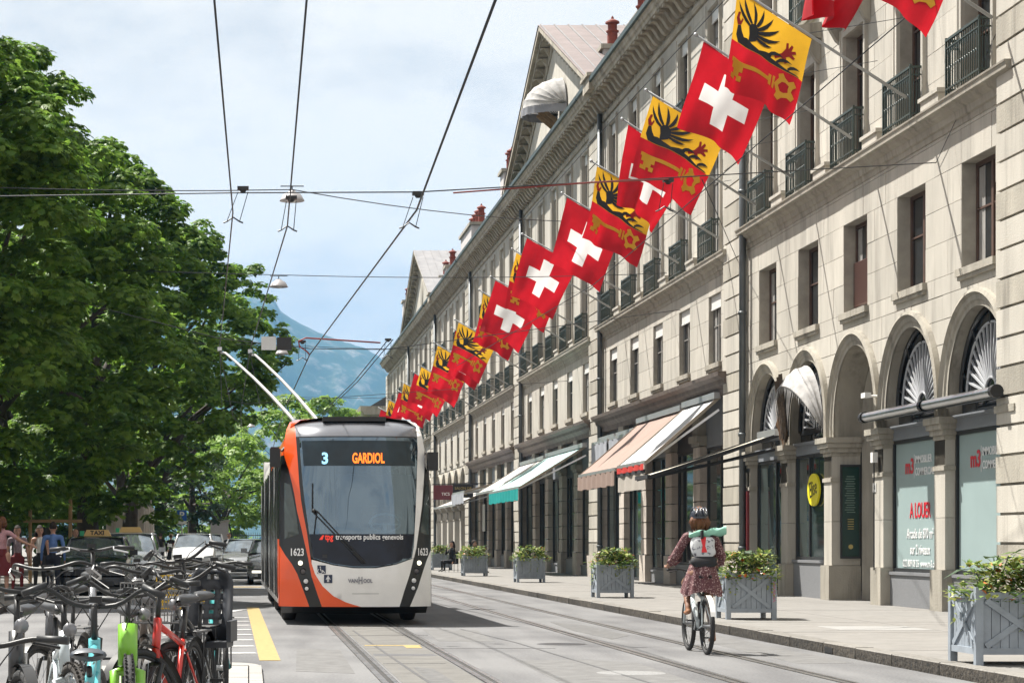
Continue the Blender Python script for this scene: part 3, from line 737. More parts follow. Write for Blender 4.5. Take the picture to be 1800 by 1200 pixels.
# bay 3: yellow shop sign, torn dome awning; bay 4: door and long cream awning
yc = AY[3]; fan_window(A, yc); s = shopfront(A, yc, 3.12, .95, 3.3, None, (.35,), False)
sg = thing('shop_sign', 'bright yellow hanging shop sign with black script in the arch window', 'sign', (12.5,yc-.12,2.5))
MB().prism([(.52*math.cos(a)*(1 if abs(math.cos(a))<.7 else .95), .36*math.sin(a)) for a in (2*math.pi*i/28 for i in range(28))], -.02, .02, 'x').build('board', mat('yellow sign', (.80,.70,.02), .4, var=.03), sg)
text('lettering', 'Elise', .5, Matrix(((0,0,-1,-.021),(-1,0,0,0),(0,1,0,.02),(0,0,0,1))) @ Matrix.Rotation(.18,4,'Z') , BLACK, sg, .004, 'CENTER', .72)
MB().bar((0,0,.34),(0,0,.78),.015).build('hanger', DARKF, sg)
def dome_awning(name, label, x, yc, z, r, proj, torn):
    t = thing(name, label, 'awning', (x, yc, z))
    FAB = mat('weathered white canvas', (.44,.43,.42), .9, var=.3, scale=4, bump=.3, bscale=12, transl=.15)
    nb = 6
    for k in range(nb):
        a0, a1 = k/nb, (k+1)/nb
        if torn and k < 3: continue
        def P(u, v, a0=a0, a1=a1):
            th = math.pi*v; ph = (a0+(a1-a0)*u)*math.pi/2*.98; s = 1-.02*math.sin(math.pi*u)
            drop = 0.0
            return (-proj*math.cos(ph)*math.sin(th)**.8*s, r*math.cos(th)*s, r*math.sin(ph)*math.sin(th)*s+drop)
        MB().grid(P, 4, 21).build('canvas_gore', FAB, t, True)
    fr = MB()
    for k in range(3 if torn else 0, nb+1):
        ph = k/nb*math.pi/2*.98
        fr.tube([(-proj*math.cos(ph)*math.sin(math.pi*j/20)**.8*.985, r*math.cos(math.pi*j/20)*.985, r*math.sin(ph)*math.sin(math.pi*j/20)*.985) for j in range(21)], .014, 5)
    fr.build('hoop', DARKF, t)
    if not torn: MB().grid(lambda u, v: (-proj*math.sin(math.pi*v)**.8*(1.01+.02*math.sin(v*60)), r*math.cos(math.pi*v), -.30*u), 3, 41).build('valance', mat('grey canvas band', (.26,.265,.29), .85, var=.2), t, True)
    b = MB()
    for j in range(40):
        th = math.pi*(j+.5)/40; L_ = .14+.12*random.random(); ph = 3/nb*math.pi/2 if torn else 0
        p = (-proj*math.cos(ph)*math.sin(th)**.8, r*math.cos(th), r*math.sin(ph)*math.sin(th))
        b.add([(p[0],p[1]-.04,p[2]),(p[0],p[1]+.04,p[2]),(p[0]+.02,p[1]+.03*random.random(),p[2]-L_)], [(0,1,2)])
    b.build('fringe', FAB, t)
    if torn:
        RAG = mat('brown torn lining', (.20,.12,.07), .9, var=.35, scale=9, transl=.2)
        for k, (ya, yb, zt, dx) in enumerate(((.98,.55,.92,-.30),(.60,.22,1.22,-.46))):
            def Q(u, v, ya=ya, yb=yb, zt=zt, dx=dx):
                y_ = r*(ya+(yb-ya)*u); arch = math.sqrt(max(0, r*r-y_*y_))*.93
                return (dx*(1-.35*v)+.035*math.sin(u*21+v*2), y_+.02*math.sin(v*7), arch*(1-v)+(-.12+.10*math.sin(u*17)+.07*math.sin(u*41))*v)
            MB().grid(Q, 26, 12).build('torn_lining', RAG if k == 0 else mat('dark torn lining', (.09,.065,.045), .95, var=.5, scale=14, bump=.8, bscale=16), t, True)
    return t
dome_awning('dome_awning', 'torn white dome awning hanging open over an arch window', 12.34, yc, 3.75, 1.5, .75, True)
yc = AY[4]; fan_window(A, yc); shopfront(A, yc, 3.12, .5, 3.3, PANEG, (-.35,), True)
def awning(label, yn, yf, xw, zw, xf, zf, fm, vm=None, vh=.3, under=None, box=True, stripes=None, bar=None):
    yc = (yn+yf)/2; t = thing('awning', label, 'awning', (xw, yc, zf))
    fx, h = xf-xw, zw-zf; w = (yf-yn)/2
    def P(u, v): return (fx*u, -w+2*w*v, h*(1-u)-.05*math.sin(math.pi*u)*math.sin(math.pi*((v*3)%1))-.03*math.sin(math.pi*u))
    def P2(u, v): q = P(u, v); return (q[0]+.012, q[1], q[2]-.02)
    MB().grid(P, 9, 25).build('fabric', fm, t, True)
    MB().grid(P2, 9, 25).build('lining', under or fm, t, True)
    MB().bar((fx,-w,-.02),(fx,w,-.02),.07,.09).build('front_bar', bar or ALU, t)
    for s in (-1,1): MB().bar((0,s*(w-.06),h-.35),(fx*.5,s*(w-.25),h*.5-.22),.05,.06).bar((fx*.5,s*(w-.25),h*.5-.22),(fx,s*(w-.06),-.06),.05,.06).build('arm', bar or ALU, t)
    for s in (-1,1): MB().bar((0.0,s*w,h-.03),(fx,s*w,-.04),.03,.08).build('side_rail', bar or mat('tan rail', (.30,.255,.20), .6, var=.1), t)
    if box: MB().box((-.16,-w-.08,h-.06),(.02,w+.08,h+.1)).build('cassette', ALU, t)
    if vm:
        def V(u, v): return (fx-.045-.03*math.sin(v*2*w*7), -w+2*w*v, -.06-vh*u*(1+.04*math.sin(v*w*9)))
        MB().grid(V, 3, 60).build('valance', vm, t, True)
    return t
CREAM = mat('cream awning cloth', (.62,.58,.48), .8, var=.06, transl=.2); DKC = mat('black awning lining', (.02,.02,.022), .7, var=.1)
awning('long cream awning with black edges reaching out from the farthest near arch', 49.9, 51.5, 12.3, 3.86, 9.25, 2.88, CREAM, None, under=DKC, bar=DKC)
MB().box((12.28,53.2,.9),(12.4,53.45,2.6)).build('red_pillar', mat('red painted door post', (.14,.018,.02), .6, var=.2), A, world=True)
# awnings and signs of the farther shops
WHC = mat('white awning cloth', (.58,.585,.59), .75, var=.04, transl=.25); SAL = mat('salmon awning cloth', (.35,.255,.215), .8, var=.07, transl=.25)
TUR = mat('turquoise valance', (.01,.38,.36), .7, var=.1, transl=.3); PALET = mat('pale turquoise awning cloth', (.36,.52,.50), .8, var=.05, transl=.2)
GRC = mat('grey striped valance', (.40,.42,.46), .8, var=.15, transl=.2); REDV = mat('red valance', (.62,.05,.04), .7, var=.08, transl=.2)
aw = awning('white awning with a red and beige valance, nearest of the sloping ones', 56.4, 60.5, 12.3, 5.15, 10.36, 3.45, WHC, REDV, .16)
MB().box((-1.98,-2.02,-.30),(-1.93,2.02,-.20)).build('dark_band', DKC, aw)
def V2(u, v): return (-1.955-.02*math.sin(v*22), -2.0+4.0*v, -.30-.42*u)
MB().grid(V2, 3, 40).build('beige_valance', mat('beige valance', (.46,.42,.37), .8, var=.08, transl=.2), aw, True)
awning('salmon pink awning beside the white one', 60.9, 67.6, 12.3, 5.1, 10.36, 3.42, SAL, SAL, .42)
awning('grey striped awning rolled close to the wall past the salmon one', 68.2, 71.3, 12.3, 4.85, 11.95, 4.75, GRC, GRC, .75)
awning('grey striped awning at the end of the salmon awning house', 71.8, 75.0, 12.3, 4.85, 11.95, 4.75, GRC, GRC, .75)
awning('pale turquoise awning with bright turquoise lettered valance', 78.6, 88.2, 12.3, 4.85, 9.86, 3.35, PALET, TUR, .42)
awning('off-white awning just past the turquoise one', 89.0, 96.6, 12.3, 4.8, 10.2, 3.5, mat('off white cloth', (.58,.57,.54), .8, var=.05, transl=.2), None)
awning('pale grey awning with hanging grey valance near the cafe', 99.8, 105.5, 12.3, 4.3, 10.0, 3.7, mat('pale grey cloth', (.45,.46,.50), .8, var=.05, transl=.2), GRC, .5)
awning('low white awning of the cafe beside the trolleybus', 106.2, 118.5, 12.3, 4.1, 10.2, 3.2, mat('off white cloth', (.58,.57,.54), .8), None)
sg = thing('hanging_sign', 'black hanging sign with gold lettering over the cafe', 'sign', (10.6,106.6,3.85))
MB().box((-.5,-.04,-.32),(.5,.04,.32)).build('board', BLACK, sg); MB().bar((-.55,0,.38),(1.8,0,.38),.04).build('bracket', DARKF, sg)
text('lettering', 'SALON DE', .19, Matrix(((1,0,0,0),(0,0,-1,-.045),(0,1,0,.14),(0,0,0,1))), GD, sg, .003, fit=.82); text('lettering', 'COR', .19, Matrix(((1,0,0,0),(0,0,-1,-.045),(0,1,0,-.14),(0,0,0,1))), GD, sg, .003)
sg = thing('hanging_sign', 'dark red hanging sign beside the trolleybus mirror', 'sign', (10.45,115.5,4.0))
MB().box((-.55,-.04,-.4),(.5,.04,.38)).build('board', mat('dark red board', (.10,.012,.02), .5), sg); MB().bar((-.6,0,.42),(1.95,0,.42),.05).build('bracket', DARKF, sg)
text('lettering', 'TICS', .22, Matrix(((1,0,0,.1),(0,0,-1,-.045),(0,1,0,-.1),(0,0,0,1))), WHT, sg, .003)
# pediments
WD0 = mat('weathered board', (.34,.24,.14), .85, var=.3, scale=6)
def pediment(parent, ya, yb, zb, apex, depth, win):
    ym = (ya+yb)/2
    MB().prism([(ya+.8,zb),(yb-.8,zb),(ym,apex-.75)], 12.2, 12.7, 'x').build('tympanum', STONE, parent, world=True)
    for s, ye in ((-1,ya),(1,yb)):
        d = unit((0,ym-ye,apex-zb)); nrm = Vector((0,-d.z,d.y)) if s > 0 else Vector((0,-d.z,d.y))
        if nrm.z < 0: nrm = -nrm
        p0, p1 = Vector((0,ye,zb)), Vector((0,ym,apex))
        b = MB()
        for (x0, x1, n0, n1) in ((11.6,12.7,-.16,0),(11.75,12.7,-.34,-.162),(12.15,12.7,-.8,-.342)):
            q = [p0+nrm*n0, p1+nrm*n0 if False else Vector((0,ym,apex+n0/ max(nrm.z,.2))), Vector((0,ym,apex+n1/max(nrm.z,.2))), p0+nrm*n1]
            b.prism([(v.y,v.z) for v in q], x0, x1, 'x')
        b.build('raking_cornice', CORN, parent, world=True)
        n = int((p1-p0).length/.72)
        for i in range(n):
            c = p0+(p1-p0)*((i+.6)/n)+nrm*-.36
            m_ = obj('modillion', MODM, parent); o = worigin(parent)
            m_.location = (FX-o[0], c.y-o[1], c.z-16.62-o[2])
        zc = GUTTER
    o = worigin(parent)
    b = MB().add([(11.57,ya-.1,zb+.02),(11.57,ym,apex+.06),(16.5,ym,apex+.06),(16.5,ya-.1,zb+.02)], [(0,3,2,1)]).add([(11.57,yb+.1,zb+.02),(11.57,ym,apex+.06),(16.5,ym,apex+.06),(16.5,yb+.1,zb+.02)], [(0,1,2,3)])
    rf = b.build('pediment_roof', PINKZ if win else ZINC, parent, world=True)
    sb = MB()
    for k in range(9):
        f = (k+.5)/9
        for ye in (ya,yb): sb.bar((11.4+5*f,ye,zb+.04),(11.4+5*f,ym,apex+.08),.05,.05)
    sb.build('standing_seam', ZINC, rf, world=True)
    MB().box((11.55,ya-.7,zb-.45),(12.7,ya+.6,zb-.02)).box((11.47,ya-.8,zb-.02),(12.7,ya+.7,zb+.1)).build('acroter_block', CORN, parent, world=True)
    MB().lathe([(0,-.05),(.95,-.05),(1.1,0.0),(1.1,.06),(.95,.08)], (12.2,ym,zb+1.6), 24, 'x').build('round_window', STONE_D, parent, True, world=True)
pediment(Cc, 74.0, 98.6, 17.15, 21.9, 4, True)
pediment(Ff, 138.5, 164.5, 17.15, 21.7, 4, False)
dome_awning('dome_awning', 'white dome awning sticking out of the big pediment', 12.15, 83.6, 18.05, 1.2, 1.55, False)
for k in range(3): MB().obox((11.55,83.2+.25*k,17.8-.12*k), .9,.05,.16, Matrix.Rotation(.7,3,'Y')).build('loose_board', WD0, Cc, world=True)
MB().prism([(13.4,16.6),(17,22.6),(20,22.6),(23,16.6)], 77, 96, 'y').build('slate_roof', SLATE, Cc, world=True)
MB().prism([(13.2,16.6),(15.5,19.9),(18,16.6)], 121.5, 136, 'y').build('tiled_roof', TILE, Ee, world=True)
# chimneys
def chimney(parent, x, y, zt, w, ln, pots, base=RENDER_W):
    c = MB().box((x-w/2,y-ln/2,16.3),(x+w/2,y+ln/2,zt-1.15)).build('chimney', base, parent, world=True)
    MB().box((x-w/2-.12,y-ln/2-.12,zt-1.15),(x+w/2+.12,y+ln/2+.12,zt-.98)).build('chimney_cap', STONE_D, c, world=True)
    for i in range(pots):
        yy = y-ln/2+ln*(i+.5)/pots
        MB().lathe([(.2,0),(.23,.06),(.19,.1),(.19,.52),(.24,.56),(.24,.6),(.17,.62),(.17,.84),(.27,.88),(.25,.94),(.1,1.02),(.05,1.04),(.05,1.1),(.0,1.16)], (x,yy,zt-.98), 10).build('chimney_pot', CLAY, c, True, world=True, auto=40)
chimney(Bb, 13.4, 79.5, 20.5, .8, 1.0, 1); chimney(Bb, 13.9, 75.6, 20.6, .8, 2.4, 2)
chimney(Dd, 12.9, 106.0, 20.5, .9, 1.4, 2); chimney(Ee, 13.2, 124.5, 20.3, 1.3, 6.0, 4); chimney(Ee, 13.2, 139.5, 20.1, .9, 1.6, 1); chimney(Ff, 13.2, 144.2, 20.0, .9, 1.6, 1, STONE_D)
chimney(Gg, 12.8, 173.0, 21.6, .8, 1.4, 1)
# lower building closing the street on the right, farther down
fb = thing('corner_building', 'pale low building past the end of the terrace', 'building', (20,216,.12))
MB().box((11.6,205,.12),(30,240,13.4)).build('wall', STONE, fb, world=True)
MB().prism([(11.0,13.4),(10.7,13.8),(10.6,14.2),(31,14.2),(31,13.4)], 204.4, 240.6, 'y').build('cornice', CORN, fb, world=True)
MB().prism([(11.5,14.2),(17,17.5),(30,14.2)], 206, 239, 'y').build('roof', SLATE, fb, world=True)
for x in (13.5,17.5,21.5):
    for z in (3.5,7.0,10.2): MB().box((x,204.97,z),(x+1.3,205.06,z+2.2)).build('window', PANE, fb, world=True)
# ------------------------------------------------------------------ trolleybus
BX, BY0 = 1.76, 35.0
bus = thing('trolleybus', 'orange and white articulated trolleybus with black glass front on route 3', 'bus', (BX, BY0, 0), rad(.55))
ORANGE = mat('bus orange paint', (.74,.080,.005), .28, var=.04, scale=3, coat=.6); BWHITE = mat('bus white paint', (.80,.79,.77), .3, var=.05, scale=4, coat=.5)
BBLK = mat('bus black gloss', (.008,.009,.010), .3, var=.2, coat=.12); BGLASS = glassmat('windscreen glass', (.20,.30,.38), .23); BSIDE = mat('bus side glass', (.010,.013,.014), .22, var=.2, spec=.25)
BROOF = mat('bus roof grey', (.20,.205,.225), .22, metal=.5, var=.08, coat=.5); CHROME = mat('bus silver trim and reflection', (.6,.6,.6), .25, metal=.9, var=.1)
NAVY = mat('sticker navy', (.012,.02,.055), .4, var=0)
INT = mat('bus interior', (.07,.085,.095), .7, var=.2); INTL = mat('bus interior light grey', (.30,.33,.35), .6, var=.1)
WPTS = [(0,1.22),(.30,1.25),(1.35,1.245),(1.9,1.235),(2.4,1.19),(2.75,1.15),(3.1,1.10),(3.28,1.05),(3.4,1.0)]
RPTS = [(0,.10),(.3,.02),(.7,.0),(1.0,.01),(1.6,.07),(2.2,.16),(2.8,.27),(3.1,.36),(3.25,.50),(3.34,.75),(3.4,1.2)]
def lerp(T, z):
    if z <= T[0][0]: return T[0][1]
    for (a, p), (b, q) in zip(T, T[1:]):
        if z <= b: return p+(q-p)*(z-a)/(b-a)
    return T[-1][1]
def S(x, z, off=0.0):
    w = lerp(WPTS, z); return (x, lerp(RPTS, z)+.42*min(1.15, abs(x)/w)**3.2-off, z)
def bp(px, py): return ((px-626)/108.6, 1.35+(952-py)/108.6)
def patch(name, pxs, m, off=0.0, step=.09, parent=bus, smooth=True):
    V, T = fill([bp(*p) for p in pxs], (), step)
    b = MB(); b.add([S(x, z, off) for x, z in V], T)
    me = b.mesh(name, m, smooth)
    bm = bmesh.new(); bm.from_mesh(me); bmesh.ops.recalc_face_normals(bm, faces=bm.faces)
    if sum(f.normal.y for f in bm.faces) > 0: bmesh.ops.reverse_faces(bm, faces=bm.faces)
    bm.to_mesh(me); bm.free()
    return obj(name, me, parent)
wl = [(527,766),(528.5,800),(532,847),(535,878),(538,900),(542,930),(547,960),(550,981)]
wr = [(724,981),(728,960),(733,883),(736,830),(738.5,790),(739,766)]
wb = [(585,991),(620,996),(660,996),(695,990)]
patch('windscreen', wl+wb+wr, BGLASS)
patch('windscreen_surround', [(521,764),(524,810),(526,847),(529,878),(532.5,900),(539,935),(545,979)]+[(550,981)]+wl[::-1][1:]+[(739,766),(739,764)], BBLK)
patch('roof_front', [(519,733.2),(521,764),(739,764),(737.5,733.2)], BROOF)
ol = [(513,733),(505,750),(499.5,780),(499.5,795),(507.5,822),(513.5,847.5),(518,870),(522,897),(529,926),(535,954),(540.6,979)]
orr = [(545,979),(539,935),(532.5,900),(529,878),(526,847),(524,810),(521,764),(519,733)]
patch('pillar_orange', ol+orr, ORANGE)
patch('swoosh_orange', [(540.6,979),(546.7,1012),(557,1043.5),(565,1066),(634,1066),(620,1062),(606,1057.5),(585,1047),(566,1029.5),(553,1008.5),(547,990),(545,979)], ORANGE)
patch('corner_orange', [(491,957.5),(501,975),(512.6,991),(522,1008.5),(531,1033),(538,1052),(543,1066),(491,1066)], ORANGE)
bl = patch('headlight_strip', [(499.5,797),(507.5,822),(513.5,847.5),(518,870),(522,897),(529,926),(535,954),(540.6,979),(546.7,1012),(557,1043.5),(565,1066),(543,1066),(538,1052),(531,1033),(522,1008.5),(512.6,991),(501,975),(491,957.5),(491,900),(492,850),(495,815)], BBLK)
patch('pillar_white', [(739,733),(739,764),(739,790),(736.5,830),(733.5,883),(728.5,960),(724.5,981),(728.6,980),(733,963),(745,887),(752,815),(752,783),(749,760),(742,738)], BWHITE)
br = patch('headlight_strip', [(752,815),(745,887),(733,963),(728.6,979),(720.7,1008.5),(710,1040),(702,1066),(720.7,1066),(735.6,1033),(745,1005),(752,986),(761,966),(761,900),(760,850),(757,825)], BBLK)
patch('corner_white', [(761,966),(752,986),(745,1005),(735.6,1033),(721,1066),(761,1066)], BWHITE)
patch('front_panel', [(547,983),(585,993),(620,998),(660,998),(695,992),(728,980.5),(720.7,1008.5),(710,1040),(702,1066),(634,1066),(620,1062),(606,1057.5),(585,1047),(566,1029.5),(553,1008.5),(547,990)], BWHITE)
patch('panel_seam', [(618,1042.5),(665,1042.5),(665,1043.2),(618,1043.2)], mat('seam', (.2,.2,.2), .6, var=0), .004)
def lamp(px, py, r, glow, par):
    x, z = bp(px, py); p = Vector(S(x, z, .01))
    h = MB().lathe([(0,.0),(r,-.004),(r*1.25,-.012),(r*1.3,.02)], p, 16, 'y').build('headlight', [mat('lamp bezel', (.03,.03,.032), .2, var=0, metal=.5)], par)
    MB().lathe([(0,-.02),(r*.7,-.016),(r*.92,-.006)], p, 16, 'y').build('lens', mat('lamp lens lit', (.8,.8,.7), .15, emit=((1,.95,.72),.55), var=0) if glow == 1 else mat('lamp lens white', (.7,.7,.7), .15, var=.3, scale=40) if glow == 2 else mat('lamp lens dark', (.09,.08,.085), .1, var=.2), h, True)
for (px, py, g) in ((527.5,989,1),(532,1004,0),(537,1021,2),(538.3,1034,2)): lamp(px, py, .042 if g != 2 or py < 1030 else .034, g, bl)
for (px, py, g) in ((738,989,1),(733,1003.5,0),(728,1020,2),(727,1033.5,2)): lamp(px, py, .042 if g != 2 or py < 1030 else .034, g, br)
def front_text(nm, body, size, px, py, m, fit, off=.02, bold=0.0, par=bus, ext=.002):
    x, z = bp(px, py); y = S(x, z)[1]-off
    tilt = math.atan2(lerp(RPTS, z+.1)-lerp(RPTS, z-.1), .2)
    M_ = Matrix.Translation((x, y, z)) @ Matrix.Rotation(rad(90)-tilt, 4, 'X')
    o = text(nm, body, size, M_, m, par, ext, 'CENTER', 1, bold, fit/108.6)
    for v in o.data.vertices:      # lay the letters on the curved front
        v.co.y += (S(v.co.x, v.co.z)[1]-S(x, v.co.z)[1])
    return o
WTXT = mat('white print', (.8,.8,.8), .5, var=0)
LEDO = mat('orange LED letters', (.9,.16,.01), .5, var=0, emit=((1,.16,.015),.75)); LEDB = mat('pale blue LED digit', (.3,.6,.75), .5, var=0, emit=((.28,.62,.9),.42))
front_text('lettering', 'GARDIOL', .235, 648, 804.5, LEDO, 57, .022, .006)
front_text('lettering', '3', .26, 571.5, 805, LEDB, 11, .022, .008)
front_text('lettering', 'transports publics genevois', .122, 649, 943.5, WTXT, 120, .022, .0025)
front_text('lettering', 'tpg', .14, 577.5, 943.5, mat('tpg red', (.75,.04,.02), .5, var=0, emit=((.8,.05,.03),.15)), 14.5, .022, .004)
tb = MB(); px = [bp(560,948), bp(566,940), bp(569,940), bp(566,948)]
tb.add([S(x, z, .025) for x, z in px], [(0,1,2,3)]); tb.build('red_arrow', MATS['tpg red'], bus)
front_text('lettering', '1623', .165, 521.5, 970.5, WTXT, 22.5, .02, .004); front_text('lettering', '1623', .165, 745, 970, WTXT, 18.5, .02, .004)
front_text('lettering', 'VAN', .085, 619.5, 1020.5, mat('maker grey', (.24,.24,.27), .35, metal=.4, var=0), 17, .014, .003); front_text('lettering', 'OOL', .085, 645.5, 1020.5, MATS['maker grey'], 16, .014, .003)
front_text('lettering', 'H', .16, 632.5, 1020, MATS['maker grey'], 7, .014, .004)
def sticker(x0, y0, s):
    o = patch('pictogram', [(x0,y0),(x0+s,y0),(x0+s,y0+s),(x0,y0+s)], NAVY, .012, .06)
    return o
st = sticker(557,993,14.5); x, z = bp(563,1002); pc = MB()
pc.tube([S(x-.012+.038*math.cos(a), z-.012+.038*math.sin(a), .012) for a in (2.2+4.6*i/14 for i in range(15))], .006, 4)
pc.tube([S(x-.005, z+.035, .012), S(x+.0, z-.005, .012), S(x+.04, z-.008, .012), S(x+.06, z-.04, .012)], .007, 4); pc.ball(S(x-.008, z+.055, .012), .011, 6, 5); pc.build('wheelchair_mark', WTXT, st)
st = sticker(568.5,1009.5,14.5); x, z = bp(575.7,1016.5); pc = MB(); pc.ball(S(x, z+.042, .012), .011, 6, 5)
pc.tube([S(x, z+.028, .012), S(x, z-.01, .012)], .016, 5); pc.tube([S(x-.008, z-.005, .012), S(x-.01, z-.052, .012)], .007, 4); pc.tube([S(x+.008, z-.005, .012), S(x+.01, z-.052, .012)], .007, 4)
pc.tube([S(x-.014, z+.022, .012), S(x-.033, z-.015, .012)], .006, 4); pc.tube([S(x+.014, z+.022, .012), S(x+.033, z-.015, .012)], .006, 4); pc.build('pedestrian_mark', WTXT, st)
QW = mat('quarter window reflection', (.055,.07,.066), .12, var=.35, scale=2, spec=.6)  # grey-green reflection painted into the glass colour
patch('quarter_window', [(500,846),(511,850),(516,876),(521,905),(525,938),(500,947)], QW, .006)
patch('quarter_window', [(753,850),(748.5,885),(741,935),(757,940),(758,850)], QW, .006)
# wipers
for k, (a, b, c) in enumerate((((637,989),(548,898),(549,848)), ((641,989),(556,897),(551,938)))):
    w = MB(); p = [S(*bp(*q), .05) for q in (a, b)]
    w.tube(p, .012, 6); w.tube([S(*bp(*a), .03), S(*bp(a[0]-20,a[1]-21), .06)], .02, 6)
    w.build('wiper', BLACK, bus)
    w2 = MB().tube([S(*bp(*b), .03), S(*bp(*c), .02)], .009, 5); w2.build('wiper_blade', BLACK, bus)
w = MB().ball(S(*bp(551,897), .05), .035, 8, 6); w.build('wiper_joint', BLACK, bus)
# black destination box and a band of painted dark reflection, laid over the glass
def inner(name, pxs, m, off): return patch(name, pxs, m, off, .15)
inner('destination_display', [(531,772),(735,772),(733,817),(534,817)], mat('display black', (.012,.026,.036), .12, var=.3, scale=3, spec=.45), .005)
inner('dark_reflection_band', [(543.5,938),(550,980),(585,990),(620,995),(660,995),(695,989),(723,979.5),(729.5,938)], mat('dark reflection navy', (.008,.012,.024), .2, var=.5, scale=2, spec=.35), .005)
patch('camera_eye', [(566,974),(574,974),(574,980),(566,980)], BLACK, .012, .05)
# cab: dashboard, wheel, seat, partition
MB().grid(lambda u, v: (-1.05+2.1*v, .35+.55*u, 1.18+.1*math.sin(math.pi*u)), 5, 9).build('dashboard', INT, bus, True)
sw = MB().tube([(.50+.25*math.cos(a), .60+.10*math.sin(a), 1.66+.15*math.sin(a)) for a in (2*math.pi*i/24 for i in range(24))], .02, 6, closed=True)
sw.bar((.26,.60,1.64),(.74,.60,1.64),.07,.03).bar((.50,.62,1.64),(.50,.75,1.2),.07); sw.build('steering_wheel', mat('wheel pale grey', (.75,.77,.78), .5, var=.05), bus, True)
st = MB().box((.15,1.25,.9),(.68,1.7,1.1)).box((.17,1.62,1.1),(.66,1.78,1.95)); st.build('driver_seat', INT, bus)
MB().box((-.2,1.9,.4),(1.1,1.95,2.5)).build('cab_partition', INTL, bus)
b = MB()
for yy in (2.6,4.0,5.4,7.0):
    for s in (-1,1): b.tube([(s*.35,yy,.35),(s*.35,yy,2.35)], .02, 6)
b.build('grab_pole', mat('grab pole yellow', (.5,.42,.1), .4), bus)
for yy in (3.2,4.2,5.2,6.2):
    for s in (-1,1): MB().box((s*.5,yy,.8),(s*1.05,yy+.08,1.45)).box((s*.5,yy-.4,.75),(s*1.05,yy,.83)).build('seat', INT, bus)
# body shell behind the front, two cars joined by bellows
SX = [(1.22,.30),(1.25,.5),(1.262,1.0),(1.265,1.9),(1.24,2.5),(1.20,2.78)]
RX = [(1.20,2.785),(1.15,3.05),(1.04,3.26),(.88,3.37),(.55,3.41),(0,3.42)]
def shell(y0, y1, k):
    for s in (-1,1):
        nb = max(1, round((y1-y0)/1.48))
        for i in range(nb):
            a, b = y0+(y1-y0)*i/nb, y0+(y1-y0)*(i+1)/nb
            q = MB(); pr = [(s*x, z) for x, z in SX]
            q.add([(p[0], a+.015, p[1]) for p in pr]+[(p[0], b-.015, p[1]) for p in pr], [(j,j+1,len(pr)+j+1,len(pr)+j) for j in range(len(pr)-1)])
            o = q.build('side_panel', BSIDE if (i+k) % 3 else BBLK, bus, True)
            MB().box((s*1.25,b-.03,.4),(s*1.266,b+.012,2.72)).build('reflection_strip', CHROME if i % 3 == 1 else BBLK, o)  # silver strips stand in for vertical reflections on the dark side
            if i % 2 == 0:
                MB().box((s*1.25,a+.1,.42),(s*1.2675,a+.16,2.6)).build('door_edge', DARKF, o)
        MB().box((s*1.25,y0,.34),(s*1.264,y1,.42)).build('sill_strip', CHROME, bus)
        pr = [(s*x, z) for x, z in RX]; q = MB()
        q.add([(p[0], y0, p[1]) for p in pr]+[(p[0], y1, p[1]) for p in pr], [(j,j+1,len(pr)+j+1,len(pr)+j) for j in range(len(pr)-1)])
        q.build('roof_side', (ORANGE if s < 0 else BWHITE) if k == 0 else BWHITE, bus, True)
    MB().box((-1.2,y0,.32),(1.2,y1,.36)).build('floor', INT, bus)
shell(.92, 9.4, 0); shell(10.6, 18.0, 1)
# corner pieces joining the front shell to the sides
for s in (-1,1):
    q = MB(); zz = [.3,.6,1.0,1.4,1.9,2.3,2.6,2.78,3.0,3.2,3.33,3.4]
    def sidex(z):
        T = sorted([(z_, x_) for x_, z_ in SX+RX]); return lerp(T, z)
    vs_ = []
    for z in zz:
        w = lerp(WPTS, z); a = Vector(S(s*w, z)); e = Vector((s*sidex(z), .925, z)); vs_ += [a, a.lerp(e, .5)+Vector((s*.015,0,0)), e]
    for i in range(len(zz)-1):
        mi = 2 if zz[i] >= 2.78 else (1 if zz[i] >= 1.38 else 0)
        q.mat(mi).add([vs_[i*3+j] for j in range(3)]+[vs_[i*3+3+j] for j in range(3)], [(0,1,4,3),(1,2,5,4)])
    q.build('front_corner', [ORANGE if s < 0 else BWHITE, BSIDE, ORANGE if s < 0 else BWHITE], bus, True)
q = MB(); xs = [-1.0+.1*i for i in range(21)]
q.add([(x, S(x, 3.366)[1], 3.366) for x in xs]+[(x, 1.6, 3.42) for x in xs], [(j,j+1,22+j,21+j) for j in range(20)]); q.build('roof_lip', BROOF, bus, True)
RF = MB().box((-.52,.66,3.34),(.52,1.5,3.415)); RF.build('roof_grille', BLACK, bus)
MB().box((-.9,3.0,3.38),(.9,8.5,3.44)).build('roof_unit', mat('roof unit grey', (.4,.4,.4), .6), bus)
bl_ = MB()
for i in range(9):
    y = 9.42+i*.13; bl_.box((-1.2,y,.4),(1.2,y+.06,3.3)); bl_.box((-1.12,y+.06,.45),(1.12,y+.13,3.22))
bl_.build('bellows', BLACK, bus)
MB().box((-1.2,18.0,.35),(1.2,18.15,3.3)).build('rear_wall', BWHITE, bus)
MB().grid(lambda u, v: (-1.2+2.4*v, .16+.42*abs(2*v-1)**3.2+.25*u, .30-.12*u), 3, 15).build('underskirt', BLACK, bus)
